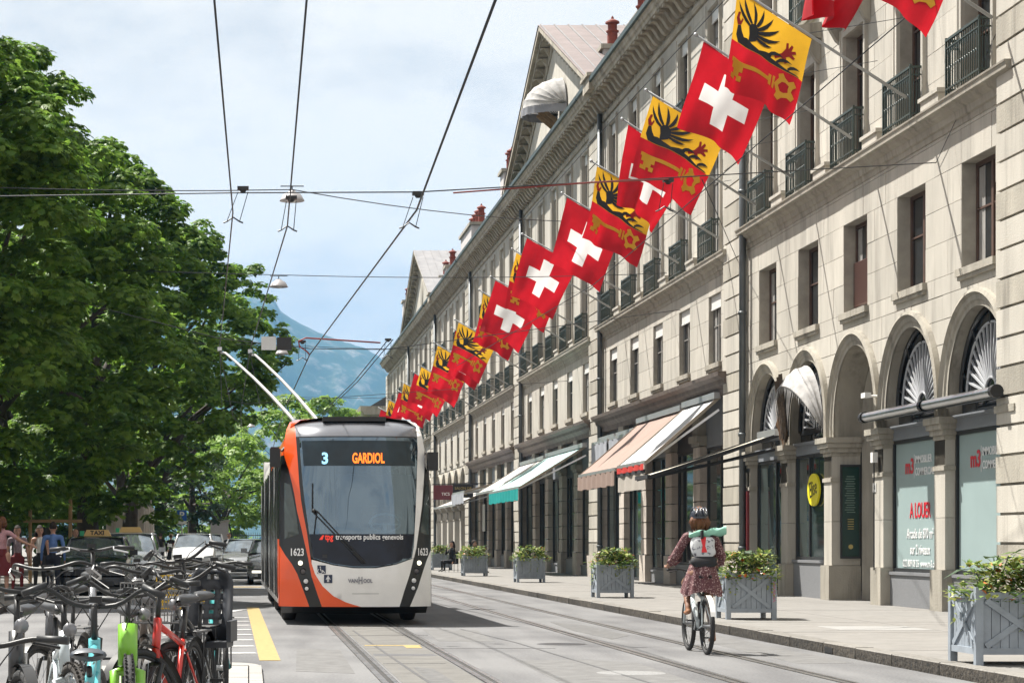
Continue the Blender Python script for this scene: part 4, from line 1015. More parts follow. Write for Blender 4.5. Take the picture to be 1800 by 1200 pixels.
for yy in (2.55, 8.0, 14.5):
    for s in (-1,1):
        wh = MB(); prof = [(.15,-.13),(.40,-.13),(.46,-.11),(.475,-.06),(.475,.06),(.46,.11),(.40,.13),(.15,.13)]
        wh.lathe(prof, (s*1.03,yy,.475), 28, 'x'); wo = wh.build('wheel', mat('tyre rubber', (.02,.02,.021), .8, var=.2, scale=20), bus, True)
        MB().lathe([(0,.05*s),(.16,.08*s),(.27,.1*s),(.29,.12*s)], (s*1.03,yy,.475), 20, 'x').build('hub', STEEL, wo, True)
# mirrors
for s, px, py in ((1,762.5,808),(-1,487,802)):
    x, z = bp(px, py); m_ = MB(); c = (x+s*.03,.62,z)
    m_.obox(c, .17, .20, .30); m_.tube([(x-s*.08,.75,z+.12),(x-s*.25,.85,z+.3)], .025, 6); o = m_.build('mirror', BLACK, bus)
    MB().box((c[0]-.07,.725,z-.13),(c[0]+.07,.73,z+.13)).build('mirror_glass', PANE, o)
# trolley poles reaching up to the wires from the rear roof
PT = [Vector((-.66,50.4,5.86)), Vector((.05,51.0,5.86))]
RB = Matrix.Rotation(-rad(.55), 3, 'Z')
def to_bus(p): return RB @ (Vector(p)-Vector((BX,BY0,0)))
for k in range(2):
    base = Vector((1.28+.48*k, 45.6, 3.55)); tip = PT[k]; d = tip-base
    pts = [to_bus(base+d*t+Vector((0,0,.10*math.sin(math.pi*t)))) for t in (0,.2,.4,.6,.8,.93)]+[to_bus(tip+Vector((.05,-.1,-.12))), to_bus(tip+Vector((0,0,-.03)))]
    po = MB().tube(pts, [.042,.04,.037,.034,.031,.028,.028,.026], 8).build('trolley_pole', mat('pole off-white', (.42,.42,.41), .4, var=.05), bus, True)
    MB().box(*[tuple(to_bus(tip)+Vector(q)) for q in ((-.05,-.12,-.06),(.05,.12,.02))]).build('contact_shoe', STEEL, po)
    MB().lathe([(.16,-.14),(.16,.06),(.1,.1),(0,.12)], to_bus(base), 12).build('pole_base', BLACK, po)
    rp = MB().tube([to_bus(tip+Vector((0,0,-.1))), to_bus(tip+Vector((.3,1.5,-1.5))), to_bus(Vector((1.2+.4*k,53.0,2.8)))], .008, 4); rp.build('retrieval_rope', CABLE, po)

# ------------------------------------------------------------------ flags on the facade
FRED = mat('flag red cloth', (.46,.008,.018), .75, var=.14, scale=3, transl=.40); FYEL = mat('flag yellow cloth', (.72,.40,.025), .75, var=.07, scale=3, transl=.40)
FWHT = mat('flag white cloth', (.76,.75,.75), .75, var=.05, scale=3, transl=.45); FBLK = mat('flag black print', (.028,.03,.036), .8, var=.1, transl=.06); FDRED = mat('flag dark red print', (.36,.02,.02), .8, var=0, transl=.1)
FKEY = mat('flag gold print', (.72,.40,.03), .7, var=.05, transl=.2); POLEM = mat('flag pole grey', (.36,.37,.38), .45, metal=.4, var=.1)
def feather(b, t, w, cv=.16):
    """curved tapering feather outline from base b to tip t"""
    dx, dy = t[0]-b[0], t[1]-b[1]; ln = math.hypot(dx, dy); ux, uy = dx/ln, dy/ln; P = []
    for q, e in ((0,-.42),(.25,-.62),(.5,-.6),(.75,-.4),(1,.0),(.78,.3),(.5,.5),(.25,.52),(0,.42)):
        y = e*w+cv*ln*4*q*(1-q); P.append((b[0]+ux*q*ln-uy*y, b[1]+uy*q*ln+ux*y))
    return P
# print outlines in flag space: u along the pole from its tip (0..1), v down the fly (0..1)
EAGLE = [[(.06,.33),(.10,.32),(.125,.37),(.17,.415),(.22,.405),(.30,.43),(.40,.455),(.50,.42),(.60,.40),(.585,.44),(.68,.45),(.80,.475),(.92,.485),(.95,.4955),(.10,.4955),(.055,.43)],
         [(.235,.35),(.21,.285),(.235,.235),(.295,.225),(.345,.26),(.36,.32),(.34,.38),(.29,.41),(.245,.43)]]
EAGLE += [feather((.22,.27),(.035,.09),.034,-.10), feather((.235,.235),(.095,.02),.036,-.08), feather((.28,.23),(.215,.02),.036,.10), feather((.31,.235),(.36,.025),.036,.12),
          feather((.335,.26),(.50,.05),.036,.10), feather((.35,.29),(.61,.12),.038,.08), feather((.35,.325),(.65,.22),.036,.10), feather((.34,.355),(.57,.335),.032,.10),
          feather((.54,.44),(.73,.37),.034,-.16), feather((.66,.455),(.84,.395),.032,-.16), feather((.80,.472),(.94,.425),.03,-.14)]
CLAW = [[(.62,.39),(.70,.33),(.735,.26),(.725,.20),(.75,.19),(.765,.25),(.79,.19),(.815,.20),(.80,.26),(.85,.235),(.865,.26),(.815,.29),(.86,.31),(.845,.335),(.79,.325),(.755,.35),(.785,.40),(.76,.425),(.735,.385),(.70,.375),(.64,.42)],
        [(.055,.325),(.03,.27),(.045,.20),(.075,.19),(.065,.25),(.09,.28),(.105,.24),(.12,.25),(.10,.315)]]
KEY = [[(.06,.655),(.62,.655),(.62,.70),(.06,.70)], [(.08,.70),(.27,.70),(.27,.76),(.23,.76),(.23,.80),(.27,.80),(.27,.86),(.21,.86),(.21,.82),(.17,.82),(.17,.86),(.08,.86),(.08,.81),(.12,.81),(.12,.76),(.08,.76)],
       [(.60,.62),(.64,.62),(.64,.74),(.60,.74)], [(.66,.61),(.69,.61),(.69,.75),(.66,.75)]]
KEYR = [(.69,.68),(.735,.60),(.72,.56),(.77,.53),(.80,.57),(.84,.60),(.89,.57),(.93,.62),(.89,.66),(.88,.70),(.93,.75),(.90,.80),(.85,.78),(.80,.80),(.77,.84),(.72,.81),(.735,.76)]
KEYH = [(.74,.68),(.775,.625),(.81,.62),(.85,.645),(.845,.68),(.85,.72),(.81,.74),(.775,.735)]
CROSS = [(.5+a, .5+b) for a, b in ((-.10,-.32),(.10,-.32),(.10,-.10),(.32,-.10),(.32,.10),(.10,.10),(.10,.32),(-.10,.32),(-.10,.10),(-.32,.10),(-.32,-.10),(-.10,-.10))]
FPROF = {}
def flag(i, Y, kind, tipz, fold, seed):
    r = random.Random(seed); side = 1.70 if Y < 45 else 1.86
    base = Vector((12.0, Y+.9+r.uniform(-.1,.1), tipz-1.75)); tip = Vector((8.72+r.uniform(-.12,.12), Y+r.uniform(-.35,.35), tipz))
    h = unit(base-tip); fly = Vector(((-.08 if i == 2 else -.25)+r.uniform(-.06,.06), r.uniform(-.12,.12), -.95)); fly = unit(fly); nrm = unit(h.cross(fly))
    nm = {'G': 'yellow and red eagle and key flag', 'S': 'red flag with white cross'}[kind]
    t = thing('flag', f'{nm}, {ORD[i]} flag counted from the camera', 'flag', tip, 0, 'flags on the terrace')
    ph = r.uniform(0,6); fj = r.uniform(0,.16); amp = .085+.05*r.random()
    def P(u, v, off=0.0):
        fold_ = fold+fj; squeeze = 1-fold*v*.75-fj*.5*v-.10*v*(1-fold)
        uu = (u-.0)*squeeze+fold*.35*v
        w = amp*math.sin(5.0*u+3.2*v+ph)*(.25+v)+.05*math.sin(12*u-3*v+ph*2)*(v+.1)+.02*math.sin(23*u+4*v+ph*3)*v + fold_*.28*math.sin(14*u+ph)*v
        q = h*(.09+uu*side)+fly*(.035+v*side*(1-.05*math.sin(math.pi*u)))+nrm*(w+off)
        return q
    if kind == 'G':
        MB().grid(lambda a, b: P(a, b*.5), 25, 13).build('yellow_half', FYEL, t, True)
        MB().grid(lambda a, b: P(a, .5+b*.5), 25, 13).build('red_half', FRED, t, True)
        prints = (('eagle', EAGLE, FBLK, ()), ('claw', CLAW, FDRED, ()), ('key', KEY+[KEYR], FKEY, (KEYH,)))
    else:
        if 'cloth' not in FPROF: FPROF['cloth'] = fill([(0,0),(1,0),(1,1),(0,1)], (CROSS,), .045); FPROF['cross'] = fill(CROSS, (), .045)
        for nm_, m in (('cloth', FRED), ('white_cross', FWHT)):
            V, T = FPROF['cloth' if nm_ == 'cloth' else 'cross']; MB().add([P(x, y) for x, y in V], T).build(nm_, m, t, True)
        prints = ()
    for nm_, polys, m, holes in prints:
        if nm_ not in FPROF:
            FPROF[nm_] = [fill(p, holes if p is KEYR else (), .035) for p in polys]
        b = MB()
        for k, (V, T) in enumerate(FPROF[nm_]):
            for off in (.006+.001*k, -.006-.001*k): b.add([P(x, y, off) for x, y in V], T)
        b.build(nm_, m, t, True)
    MB().tube([h*-.08, base-tip], [.022,.032], 8).build('flagpole', POLEM, t, True)
    MB().ball(h*-.1, .045, 8, 6).build('finial', POLEM, t, True)
    MB().tube([(base-tip)*.42, Vector((12.35,base.y-.6,base.z+1.4))-tip], .006, 4).build('stay_wire', CABLE, t)
    return t
FL = [(30.6,'G',10.95,0),(34.0,'S',11.55,.8),(38.5,'G',11.2,0),(42.2,'S',11.13,0),(46.7,'G',11.1,0),(50.2,'S',11.05,.35),(54.2,'G',10.85,0),(59.4,'S',10.87,0),
      (67.2,'S',10.88,0),(70.8,'G',10.85,0),(76.2,'S',10.65,0),(81.0,'G',10.7,0),(88.9,'G',10.45,0),(92.6,'S',10.45,.2),(99,'G',10.4,0),(102.7,'S',10.35,.1),
      (109.8,'G',10.3,0),(114.5,'S',10.3,0),(121,'G',10.3,0),(127,'S',10.25,0),(135,'G',10.25,0),(143,'S',10.2,0)]
for i, (Y, k, z, f) in enumerate(FL): flag(i, Y, k, z, f, 40+i)

# ------------------------------------------------------------------ overhead wires and lamps
def wire(name, pts, r, label, sag=0.0, m=None, cat='cable'):
    P = []
    for a, b in zip(pts, pts[1:]):
        a, b = Vector(a), Vector(b); K = 10 if sag else 1
        for j in range(K): t = j/K; q = a.lerp(b, t); P.append(q-Vector((0,0,sag*4*t*(1-t))))
    P.append(Vector(pts[-1]))
    o = MB().tube(P, r, 6).build(name, m or CABLE, None, True)
    return tag(o, label, cat)
wire('trolley_wire', [(-.34,10,5.95),(-.21,30,5.92),(-.66,50.4,5.9),(-.9,75,5.9),(-1.0,110,5.9)], .011, 'trolley wire on the far left, above the left pole of the bus')
wire('trolley_wire', [(.45,10,5.95),(.57,31.3,5.92),(.05,51,5.9),(-.25,75,5.9),(-.3,110,5.9)], .011, 'trolley wire running to the right pole of the bus')
wire('trolley_wire', [(1.95,10,6.0),(2.34,30,5.95),(1.5,52.6,5.9),(1.25,75,5.9),(1.2,110,5.9)], .014, 'thick trolley wire crossing the sky diagonally at centre')
wire('trolley_wire', [(3.5,54,6.4),(3.05,62,5.95),(2.2,80,5.6)], .012, 'double trolley feed wire dropping behind the bus roof on the right')
wire('trolley_wire', [(3.62,54,6.4),(3.15,62,5.95),(2.32,80,5.6)], .012, 'second strand of the feed wire dropping behind the bus roof')
wire('span_wire', [(-14,44,9.2),(.95,46.5,8.92),(12.4,66.5,11.2)], .011, 'twisted span cable carrying the biggest hanging lamp', .25)
wire('span_wire', [(-13,38,7.3),(-.2,31,6.35),(2.34,30,6.2),(12.35,38.8,8.15)], .009, 'span wire tied to the near facade above the windows')
wire('feeder_cable', [(2.9,30.5,6.27),(5.2,32.5,6.75),(6.6,33.7,7.0)], .012, 'red insulated feeder cable clipped along the near span wire', 0, mat('red insulation', (.20,.03,.025), .6))
wire('span_wire', [(-12,60,9.4),(.88,62,9.0),(12.4,64,9.3)], .010, 'span wire carrying the second hanging lamp', .1)
wire('span_wire', [(-13,45,8.8),(-.7,51,6.15),(1.5,52.6,6.05),(3.4,54,6.15),(12.4,62,8.0)], .010, 'span wire holding the pale and dark boxes')
wire('span_wire', [(-12,80,9.3),(1.3,84,9.0),(12.4,88,9.3)], .010, 'span wire carrying the third hanging lamp', .15)
wire('span_wire', [(-10,70,7.2),(0,76,6.2),(12.4,84,7.6)], .009, 'thin span wire low across the mountain')
wire('span_wire', [(-8,108,9.2),(.4,112,8.95),(12.4,116,9.3)], .010, 'far span wire carrying the fourth hanging lamp', .2)
wire('span_wire', [(12.35,38.8,8.15),(12.33,33.9,10.6)], .006, 'thin stay wire rising along the near facade')
loop = [(1.5,52.6,5.9),(1.42,52.5,5.98),(1.25,52.4,6.08),(1.22,52.3,6.2),(1.4,52.3,6.28),(2.0,52.9,6.30),(3.3,54,6.32)]
wire('feeder_cable', loop, .02, 'red feeder cable looping in front of the mountain', 0, MATS['red insulation'])
wire('feeder_cable', [(12.3,54.3,8.4),(7.2,34.3,7.1)], .008, 'dark feeder wire running back past the flags')
wire('feeder_cable', [(12.2,34.5,14.9),(12.2,75,15.5),(12.2,97,15.6)], .012, 'dark cable stapled along the wall under the cornice')
wire('feeder_cable', [(9.8,30,9.2),(8.0,50,7.3),(6.0,62,6.4)], .010, 'slanting feeder wire in front of the near balconies')
def hanger(x, y, z, dx, label):
    t = thing('wire_hanger', label, 'insulator', (x, y, z))
    MB().obox((0,0,0), .16, .1, .05).lathe([(.03,-.06),(.05,-.03),(.05,.02)], (0,0,0), 8).build('insulator', BLACK, t)
    b = MB()
    for s in (-1,1): b.tube([(s*.07,0,-.05),(s*.09+dx,.3,-.42)], .006, 4)
    b.tube([(-.14+dx,.3,-.44),(-.09+dx,.3,-.42),(dx,.3,-.36),(.09+dx,.3,-.42),(.14+dx,.3,-.44)], .012, 5)
    b.build('bridle', CABLE, t)
hanger(-.07, 30.3, 6.30, -.14, 'black wire hanger over the far left trolley wire')
hanger(.62, 31.0, 6.28, -.05, 'wire hanger half hidden by the biggest lamp'); hanger(2.36, 30.0, 6.18, -.1, 'black wire hanger on the thick diagonal wire')
hanger(1.32, 52.4, 6.2, 0, 'black wire hanger at the curl of the red cable'); hanger(6.55, 33.7, 6.98, 0, 'black wire hanger in front of a yellow flag'); hanger(3.5, 54, 6.4, 0, 'wire hanger at the right end of the red cable')
LAMPG = mat('lamp shade grey', (.40,.385,.39), .5, metal=.2, var=.12)
def street_lamp(x, y, z, i):
    t = thing('street_lamp', f'grey dome street lamp hanging on a cable, {ORD[i]} from the camera', 'lamp', (x, y, z), 0, 'lamps hung over the street')
    MB().lathe([(.0,.2),(.06,.2),(.09,.17),(.2,.1),(.255,.0),(.27,-.03),(.25,-.035),(.18,.06),(0,.1)], (0,0,0), 20).build('shade', LAMPG, t, True)
    MB().ball((0,0,-.01), (.1,.1,.06), 10, 7).build('bulb', mat('lamp bulb', (.5,.5,.48), .2), t, True)
    MB().tube([(0,0,.19),(0,0,.3)], .015, 6).tube([(-.25,0,.29),(.25,0,.29)], .012, 6).build('bracket', DARKF, t)
for i, (x, y, z) in enumerate(((.95,46.6,8.72),(.88,62,8.68),(1.32,84,8.66),(.39,113,8.55),(.2,136,8.6))): street_lamp(x, y, z, i)
bxs = thing('signal_box', 'pale and black twin boxes hung on a span wire in front of the tree', 'box', (.7,51.8,6.12))
MB().box((-.38,-.07,-.17),(-.03,.07,.14)).build('pale_box', mat('pale box', (.55,.56,.56), .5, var=.05), bxs); MB().box((-.01,-.06,-.18),(.34,.08,.12)).build('dark_box', BLACK, bxs)
b = MB()
for x in (-.3,-.1,.08,.26): b.tube([(x,0,.12),(x,0,.2)], .01, 5)
b.build('clamp', CABLE, bxs)

# ------------------------------------------------------------------ planters on the pavement
PBLUE = mat('planter grey-blue paint', (.27,.305,.345), .6, var=.12, scale=5, bump=.15, bscale=20, rnd=.05)
FOLG = [mat('planter leaf green', (.13,.22,.045), .6, var=.35, scale=9, transl=.3), mat('planter leaf yellow-green', (.32,.36,.09), .6, var=.3, scale=9, transl=.3),
        mat('planter leaf dark', (.03,.07,.025), .5, var=.3, scale=9, transl=.2), mat('petal orange', (.55,.13,.02), .6, var=.3), mat('petal white', (.6,.5,.42), .6, var=.2), mat('petal purple', (.06,.012,.06), .6, var=.2)]
def leaf(b, p, d, ln, w, up=(0,0,1)):
    d = unit(d); s = d.cross(Vector(up)); s = unit(s) if s.length > .05 else Vector((1,0,0)); n = s.cross(d)
    p = Vector(p)
    b.add([p, p+d*ln*.45+s*w*.5+n*ln*.06, p+d*ln-n*ln*.12, p+d*ln*.45-s*w*.5+n*ln*.06, p+d*ln*.5+n*ln*.02], [(0,1,4),(1,2,4),(2,3,4),(3,0,4)])
PW, PH = .80, .78
def planter(x, y, i, wid):
    lab = ['nearest grey-blue wooden planter box, cut by the picture edge','grey-blue planter box with pink scribble beside the cyclist','grey-blue planter box just past the cyclist','grey-blue planter box in front of the turquoise awning house','grey-blue planter box near the cafe seats','farthest visible grey-blue planter box, half behind the trolleybus'][i]
    t = thing('planter_box', lab, 'planter', (x+wid/2, y+wid/2, .12), 0, 'wooden planters along the pavement')
    h = wid/2; pw = .075
    for sx in (-1,1):
        for sy in (-1,1):
            MB().box((sx*(h-pw),sy*(h-pw),0),(sx*h,sy*h,PH)).build('post', PBLUE, t)
    for k in range(4):
        R = Matrix.Rotation(k*math.pi/2, 4, 'Z'); a = h-pw
        def pm(nm, b): o = b.mesh(nm, PBLUE); o.transform(R); return obj(nm, o, t)
        n = 8
        for j in range(n):
            xa = -a+2*a*j/n; pm('board', MB().box((xa+.003,-h+.03,.13),(xa+2*a/n-.003,-h+.05,PH-.07)))
        pm('rail', MB().box((-a+.001,-h+.008,.11),(a-.001,-h+.03,.175))); pm('rail', MB().box((-a+.001,-h+.008,PH-.115),(a-.001,-h+.03,PH-.05)))
        pm('brace', MB().bar((-a+.03,-h+.02,.19),(a-.03,-h+.02,PH-.13),.017,.06,(0,0,1)))
        pm('brace', MB().bar((-a+.03,-h+.016,PH-.13),(a-.03,-h+.016,.19),.016,.06,(0,0,1)))
    MB().box((-h+.06,-h+.06,.14),(h-.06,h-.06,PH-.12)).build('soil', mat('soil', (.03,.022,.016), .95), t)
    if i == 1:
        b = MB()
        for j in range(7): z = .28+.05*j; b.tube([(h-.06,-h-.001,z),(h-.02,-h-.001,z+.03),(h-.055,-h-.001,z+.045)], .005, 4)
        b.build('pink_scribble', mat('pink paint', (.6,.08,.2), .6), t)
    f = thing('flower_bed', lab.split(',')[0].replace('grey-blue','mixed flowers in the').replace('nearest mixed flowers in the','mixed flowers in the nearest').replace('farthest visible mixed flowers in the','mixed flowers in the farthest')
              , 'flowers', (x+wid/2, y+wid/2, .12+PH-.1), 0, 'flowers in the planters')
    rr = random.Random(90+i); b = MB(); n = 1500 if i < 3 else 1100
    mounds = [(rr.uniform(-h,h), rr.uniform(-h,h), rr.uniform(.14,.34), rr.uniform(.16,.3)) for _ in range(15)]
    for _ in range(n):
        m_ = rr.choice(mounds); th = rr.uniform(0,6.283); q = rr.random()**.5; e = rr.uniform(0,1.5)
        p = Vector((m_[0]+m_[3]*math.cos(th)*math.cos(e)*1.1, m_[1]+m_[3]*math.sin(th)*math.cos(e)*1.1, .02+m_[2]*math.sin(e)*1.1))
        if max(abs(p.x),abs(p.y)) > h+.16: continue
        if max(abs(p.x),abs(p.y)) > h: p.z = rr.uniform(-.05,.12)
        b.mat(rr.choices((0,1,2,3,4),(44,40,9,3.2,4))[0])
        leaf(b, p, (math.cos(th)*.8+rr.uniform(-.4,.4), math.sin(th)*.8+rr.uniform(-.4,.4), rr.uniform(-.15,.7)), rr.uniform(.07,.13), rr.uniform(.04,.075))
    b.build('foliage', FOLG, f)
    for _ in range(8):
        b = MB(); th = rr.uniform(0,6.28); p0 = Vector((rr.uniform(-.3,.3)*h*2, rr.uniform(-.3,.3)*h*2, .1)); p1 = p0+Vector((math.cos(th)*.1, math.sin(th)*.1, rr.uniform(.18,.34)))
        b.mat(2).tube([p0,p1], .006, 4); b.mat(rr.choice((2,0,2))); leaf(b, p1, (math.cos(th), math.sin(th), rr.uniform(-.4,.4)), rr.uniform(.22,.32), rr.uniform(.14,.2)); b.build('large_leaf', FOLG, f)
    b = MB()
    for _ in range(9):
        s = rr.choice((-1,1)); p = Vector((s*h*.98, rr.uniform(-h,h), rr.uniform(-.02,.04))) if rr.random() < .6 else Vector((rr.uniform(-h,h), -h, 0))
        for k in range(rr.randint(3,9)):
            b.mat(rr.choice((0,1,1))); leaf(b, p+Vector((0,0,-.045*k)), (rr.uniform(-1,1), rr.uniform(-1,.2), -.4), .06, .04)
    b.build('trailing_stem', FOLG, f)
    b = MB()
    for _ in range(14):
        p = Vector((rr.uniform(-h,h), rr.uniform(-h,h*.3), rr.uniform(.14,.36))); b.mat(rr.choice((3,3,4,5,5)))
        for k in range(5): th = k*1.257; leaf(b, p, (math.cos(th), math.sin(th), .35), .045, .04)
    b.build('blossom', FOLG, f)
for i, (x, y, w) in enumerate(((7.24,21.5,.86),(7.59,34.3,.80),(7.68,47.6,.82),(8.16,65.6,.86),(7.75,77.8,.88),(8.05,94.5,.88))): planter(x, y, i, w)
# ------------------------------------------------------------------ mountain behind the town
RID = [(-2500,330),(-1200,470),(-500,555),(-200,575),(0,580),(40,570),(62,560),(75,535),(110,512),(163,485),(216,466),(268,450),(300,430),(334,405),(420,370),(560,330),(800,300),(1500,240),(2500,180)]
_g = rng.random((64,64))
def vnoise(x, y):
    xi, yi = math.floor(x), math.floor(y); fx, fy = x-xi, y-yi; fx = fx*fx*(3-2*fx); fy = fy*fy*(3-2*fy)
    a, b, c, d = _g[xi % 64, yi % 64], _g[(xi+1) % 64, yi % 64], _g[xi % 64, (yi+1) % 64], _g[(xi+1) % 64, (yi+1) % 64]
    return (a*(1-fx)+b*fx)*(1-fy)+(c*(1-fx)+d*fx)*fy
def fbm(x, y, o=5): return sum(vnoise(x*2**k+k*17, y*2**k+k*31)/2**k for k in range(o))
mm = MB()
def MT(u, v):
    x = -1500+3500*u; y = 3600+2200*v
    h = lerp(RID, x*5000/y); t = min(1, v/.636); s = t*t*(3-2*t)
    s = s if v <= .636 else 1-.25*(v-.636)
    cliff = .06*math.floor(4*s+.35*fbm(x*.006, y*.002, 3))
    z = h*(y/5000)*(.72*s+.28*s**2)+(fbm(x*.012, y*.004)-1)*34*math.sin(math.pi*min(1, s))+(fbm(x*.06, y*.05, 4)-1)*20*min(1, 4*(1-s)+.25)
    z += h*cliff*.25*s*(1-s)
    return (x, y, max(z, -2))
mm.grid(MT, 330, 90)
struct(mm.build('mountain', mat('mountain forest and rock', (.022,.05,.030), .95, scale=.022, col2=(.17,.17,.155), c2pos=(.52,.70), bump=0), None, True))

# ------------------------------------------------------------------ trees
def leafmat(name, c, transl=.38): return mat(name, c, .5, var=.45, scale=1.3, transl=transl, spec=.4)
LEAVES = [leafmat('chestnut leaf', (.10,.20,.026), .5), leafmat('chestnut leaf light', (.20,.32,.05), .55), leafmat('maple leaf light', (.22,.35,.06), .5), leafmat('yew leaf dark', (.03,.065,.025), .2), leafmat('ground cover leaf', (.09,.16,.045))]
BARK = mat('bark', (.05,.042,.035), .9, var=.4, scale=5, bump=.8, bscale=12)
def leaf_template(kind):
    V = []; Fq = []
    if kind == 'palm':
        for a, ln in ((-1.5,.6),(-.95,.8),(-.45,.95),(0,1.0),(.45,.95),(.95,.8),(1.5,.6)):
            c, s = math.sin(a), math.cos(a); b = len(V); w = .19*ln+.03
            for t, q, dz in ((.06,0,0),(.62,w,-.04),(1,0,-.26),(.62,-w,-.04)):
                V.append((c*t*ln+s*q, s*t*ln-c*q, dz*ln))
            Fq.append((b,b+1,b+2,b+3))
    else:
        for a in (0,2.1,4.2):
            c, s = math.sin(a), math.cos(a); b = len(V)
            for t, q, dz in ((0,0,0),(.5,.36,.03),(1,0,-.12),(.5,-.36,.03)): V.append((c*t+s*q, s*t-c*q, dz+.08*a/4))
            Fq.append((b,b+1,b+2,b+3))
    return np.array(V, float), np.array(Fq)
def crown_mesh(name, clumps, per, size, mats, kind='palm', seed=1, flat=.55):
    r = np.random.default_rng(seed); TV, TF = leaf_template(kind); P = []; Nn = []
    for (c, rad_) in clumps:
        k = int(per*(rad_[0]*rad_[1]*rad_[2])**(2/3)); d = r.normal(size=(k,3)); d /= np.linalg.norm(d, axis=1)[:,None]
        d[:,2] = np.abs(d[:,2])*np.where(r.random(k) < .9, 1, -.35)
        q = .55+.45*r.random(k)**.5
        P.append(np.array(c)+d*q[:,None]*np.array(rad_)); Nn.append(d)
    P = np.concatenate(P); Nn = np.concatenate(Nn); n = len(P)
    up = Nn*(1-flat)+np.array([0,0,1.0])*flat+r.normal(size=(n,3))*.22; up /= np.linalg.norm(up, axis=1)[:,None]
    t = Nn+r.normal(size=(n,3))*.6; t[:,2] -= .25; t -= up*(t*up).sum(1)[:,None]; t /= np.linalg.norm(t, axis=1)[:,None]+1e-9
    s = np.cross(t, up); sz = size*(.65+.7*r.random(n))
    V = (P[:,None,:]+(TV[None,:,0:1]*s[:,None,:]+TV[None,:,1:2]*t[:,None,:]+TV[None,:,2:3]*up[:,None,:])*sz[:,None,None]).reshape(-1,3)
    Fq = (TF[None]+(np.arange(n)*len(TV))[:,None,None]).reshape(-1,4)
    me = bpy.data.meshes.new(name); me.vertices.add(len(V)); me.vertices.foreach_set('co', V.ravel()); me.loops.add(Fq.size); me.loops.foreach_set('vertex_index', Fq.ravel().astype(np.int32))
    me.polygons.add(len(Fq)); me.polygons.foreach_set('loop_start', np.arange(0, Fq.size, 4, dtype=np.int32)); me.polygons.foreach_set('loop_total', np.full(len(Fq), 4, np.int32))
    for m in mats: me.materials.append(m)
    mi = np.repeat((r.random(n) < .5).astype(np.int32)*(len(mats)-1), len(TF)); me.polygons.foreach_set('material_index', mi)
    me.update(); me.validate(); return me
def tree(name, label, x, y, h, rx, rz, lean, seed, mats, size=.26, per=95, kind='palm', nc=70, trunk=.34, zc=None, group=None, low=.12):
    r = random.Random(seed); T = thing(name, label, 'tree', (x, y, .1), 0, group)
    cz = zc or h*.56; C = Vector((lean, 0, cz))
    clumps = []
    for _ in range(nc):
        while True:
            d = Vector((r.uniform(-1,1), r.uniform(-1,1), r.uniform(-1,1)))
            if .25 < d.length < 1: break
        d = d.normalized()*(d.length**.45)
        taper = 1-.62*max(0, d.z)**1.3
        p = C+Vector((d.x*rx*taper, d.y*rx*taper, d.z*rz)); q = r.uniform(.5,1.15)*rx*(.23 if nc < 100 else .165)
        clumps.append((tuple(p), (q*1.25, q*1.25, q*.62)))
    # a few sprays sticking out of the outline
    for _ in range(nc//2):
        a = r.uniform(0,6.283); e = r.uniform(-.5,1.2); d = Vector((math.cos(a)*math.cos(e), math.sin(a)*math.cos(e), math.sin(e)))
        p = C+Vector((d.x*rx*1.04*(1-.5*max(0,d.z)), d.y*rx*1.04*(1-.5*max(0,d.z)), d.z*rz*1.06)); q = rx*r.uniform(.06,.13)
        clumps.append((tuple(p), (q*1.5, q*1.5, q)))
    clumps = [c for c in clumps if c[0][2] > h*low]
    obj('crown', crown_mesh('crown', clumps, per, size, mats, kind, seed), T)
    b = MB(); top = Vector((lean*.5, 0, h*.62))
    b.tube([(0,0,-.1),(.03,0,.5),(lean*.05,.05,h*.2),(lean*.2,0,h*.38),tuple(top)], [trunk*1.35,trunk,trunk*.85,trunk*.65,trunk*.25], 10)
    for k in range(11):
        c = Vector(clumps[(k*5) % nc][0]); t0 = r.uniform(.22,.55); s = Vector((lean*t0*.5, 0, h*t0)); m_ = s.lerp(c, .5)+Vector((0,0,.4))
        b.tube([s, m_, c], [trunk*.42,trunk*.26,trunk*.07], 6)
    b.build('trunk', BARK, T, True)
    return T
CH = [LEAVES[0], LEAVES[1]]
tree('chestnut_tree', 'nearest big chestnut tree, tallest at the left edge', -10.0, 50, 17.3, 5.2, 8.0, .5, 11, CH, .155, 430, nc=200, zc=8.9, group='street chestnut trees')
tree('chestnut_tree', 'second chestnut tree, behind the people at the left', -8.2, 62, 15.4, 4.6, 6.9, 1.2, 12, CH, .16, 390, nc=190, zc=8.2, group='street chestnut trees')
tree('chestnut_tree', 'chestnut tree with dark trunk behind the taxis', -5.6, 75, 15.6, 3.7, 6.9, 1.0, 13, CH, .165, 360, nc=185, zc=8.0, trunk=.42, group='street chestnut trees')
tree('chestnut_tree', 'chestnut tree leaning over the road beside the trolley wires', -5.0, 90, 14.6, 3.3, 5.0, 2.5, 14, CH, .17, 340, nc=150, zc=9.4, trunk=.36, group='street chestnut trees')
tree('chestnut_tree', 'chestnut tree whose branches reach the two hanging boxes', -5.0, 118, 16.6, 2.6, 4.4, 4.7, 17, CH, .18, 330, nc=100, zc=12.0, trunk=.36, group='street chestnut trees')
tree('chestnut_tree', 'dense dark chestnut tree behind the parking sign', -6.4, 108, 12.5, 3.6, 5.4, .5, 15, [LEAVES[0], LEAVES[3]], .24, 120, nc=60, zc=6.6, group='street chestnut trees')
tree('park_tree', 'dark evergreen tree behind the parking sign', -3.3, 128, 9.0, 1.9, 4.2, 0, 16, [LEAVES[3], LEAVES[3]], .2, 190, 'tri', 60, zc=4.9)
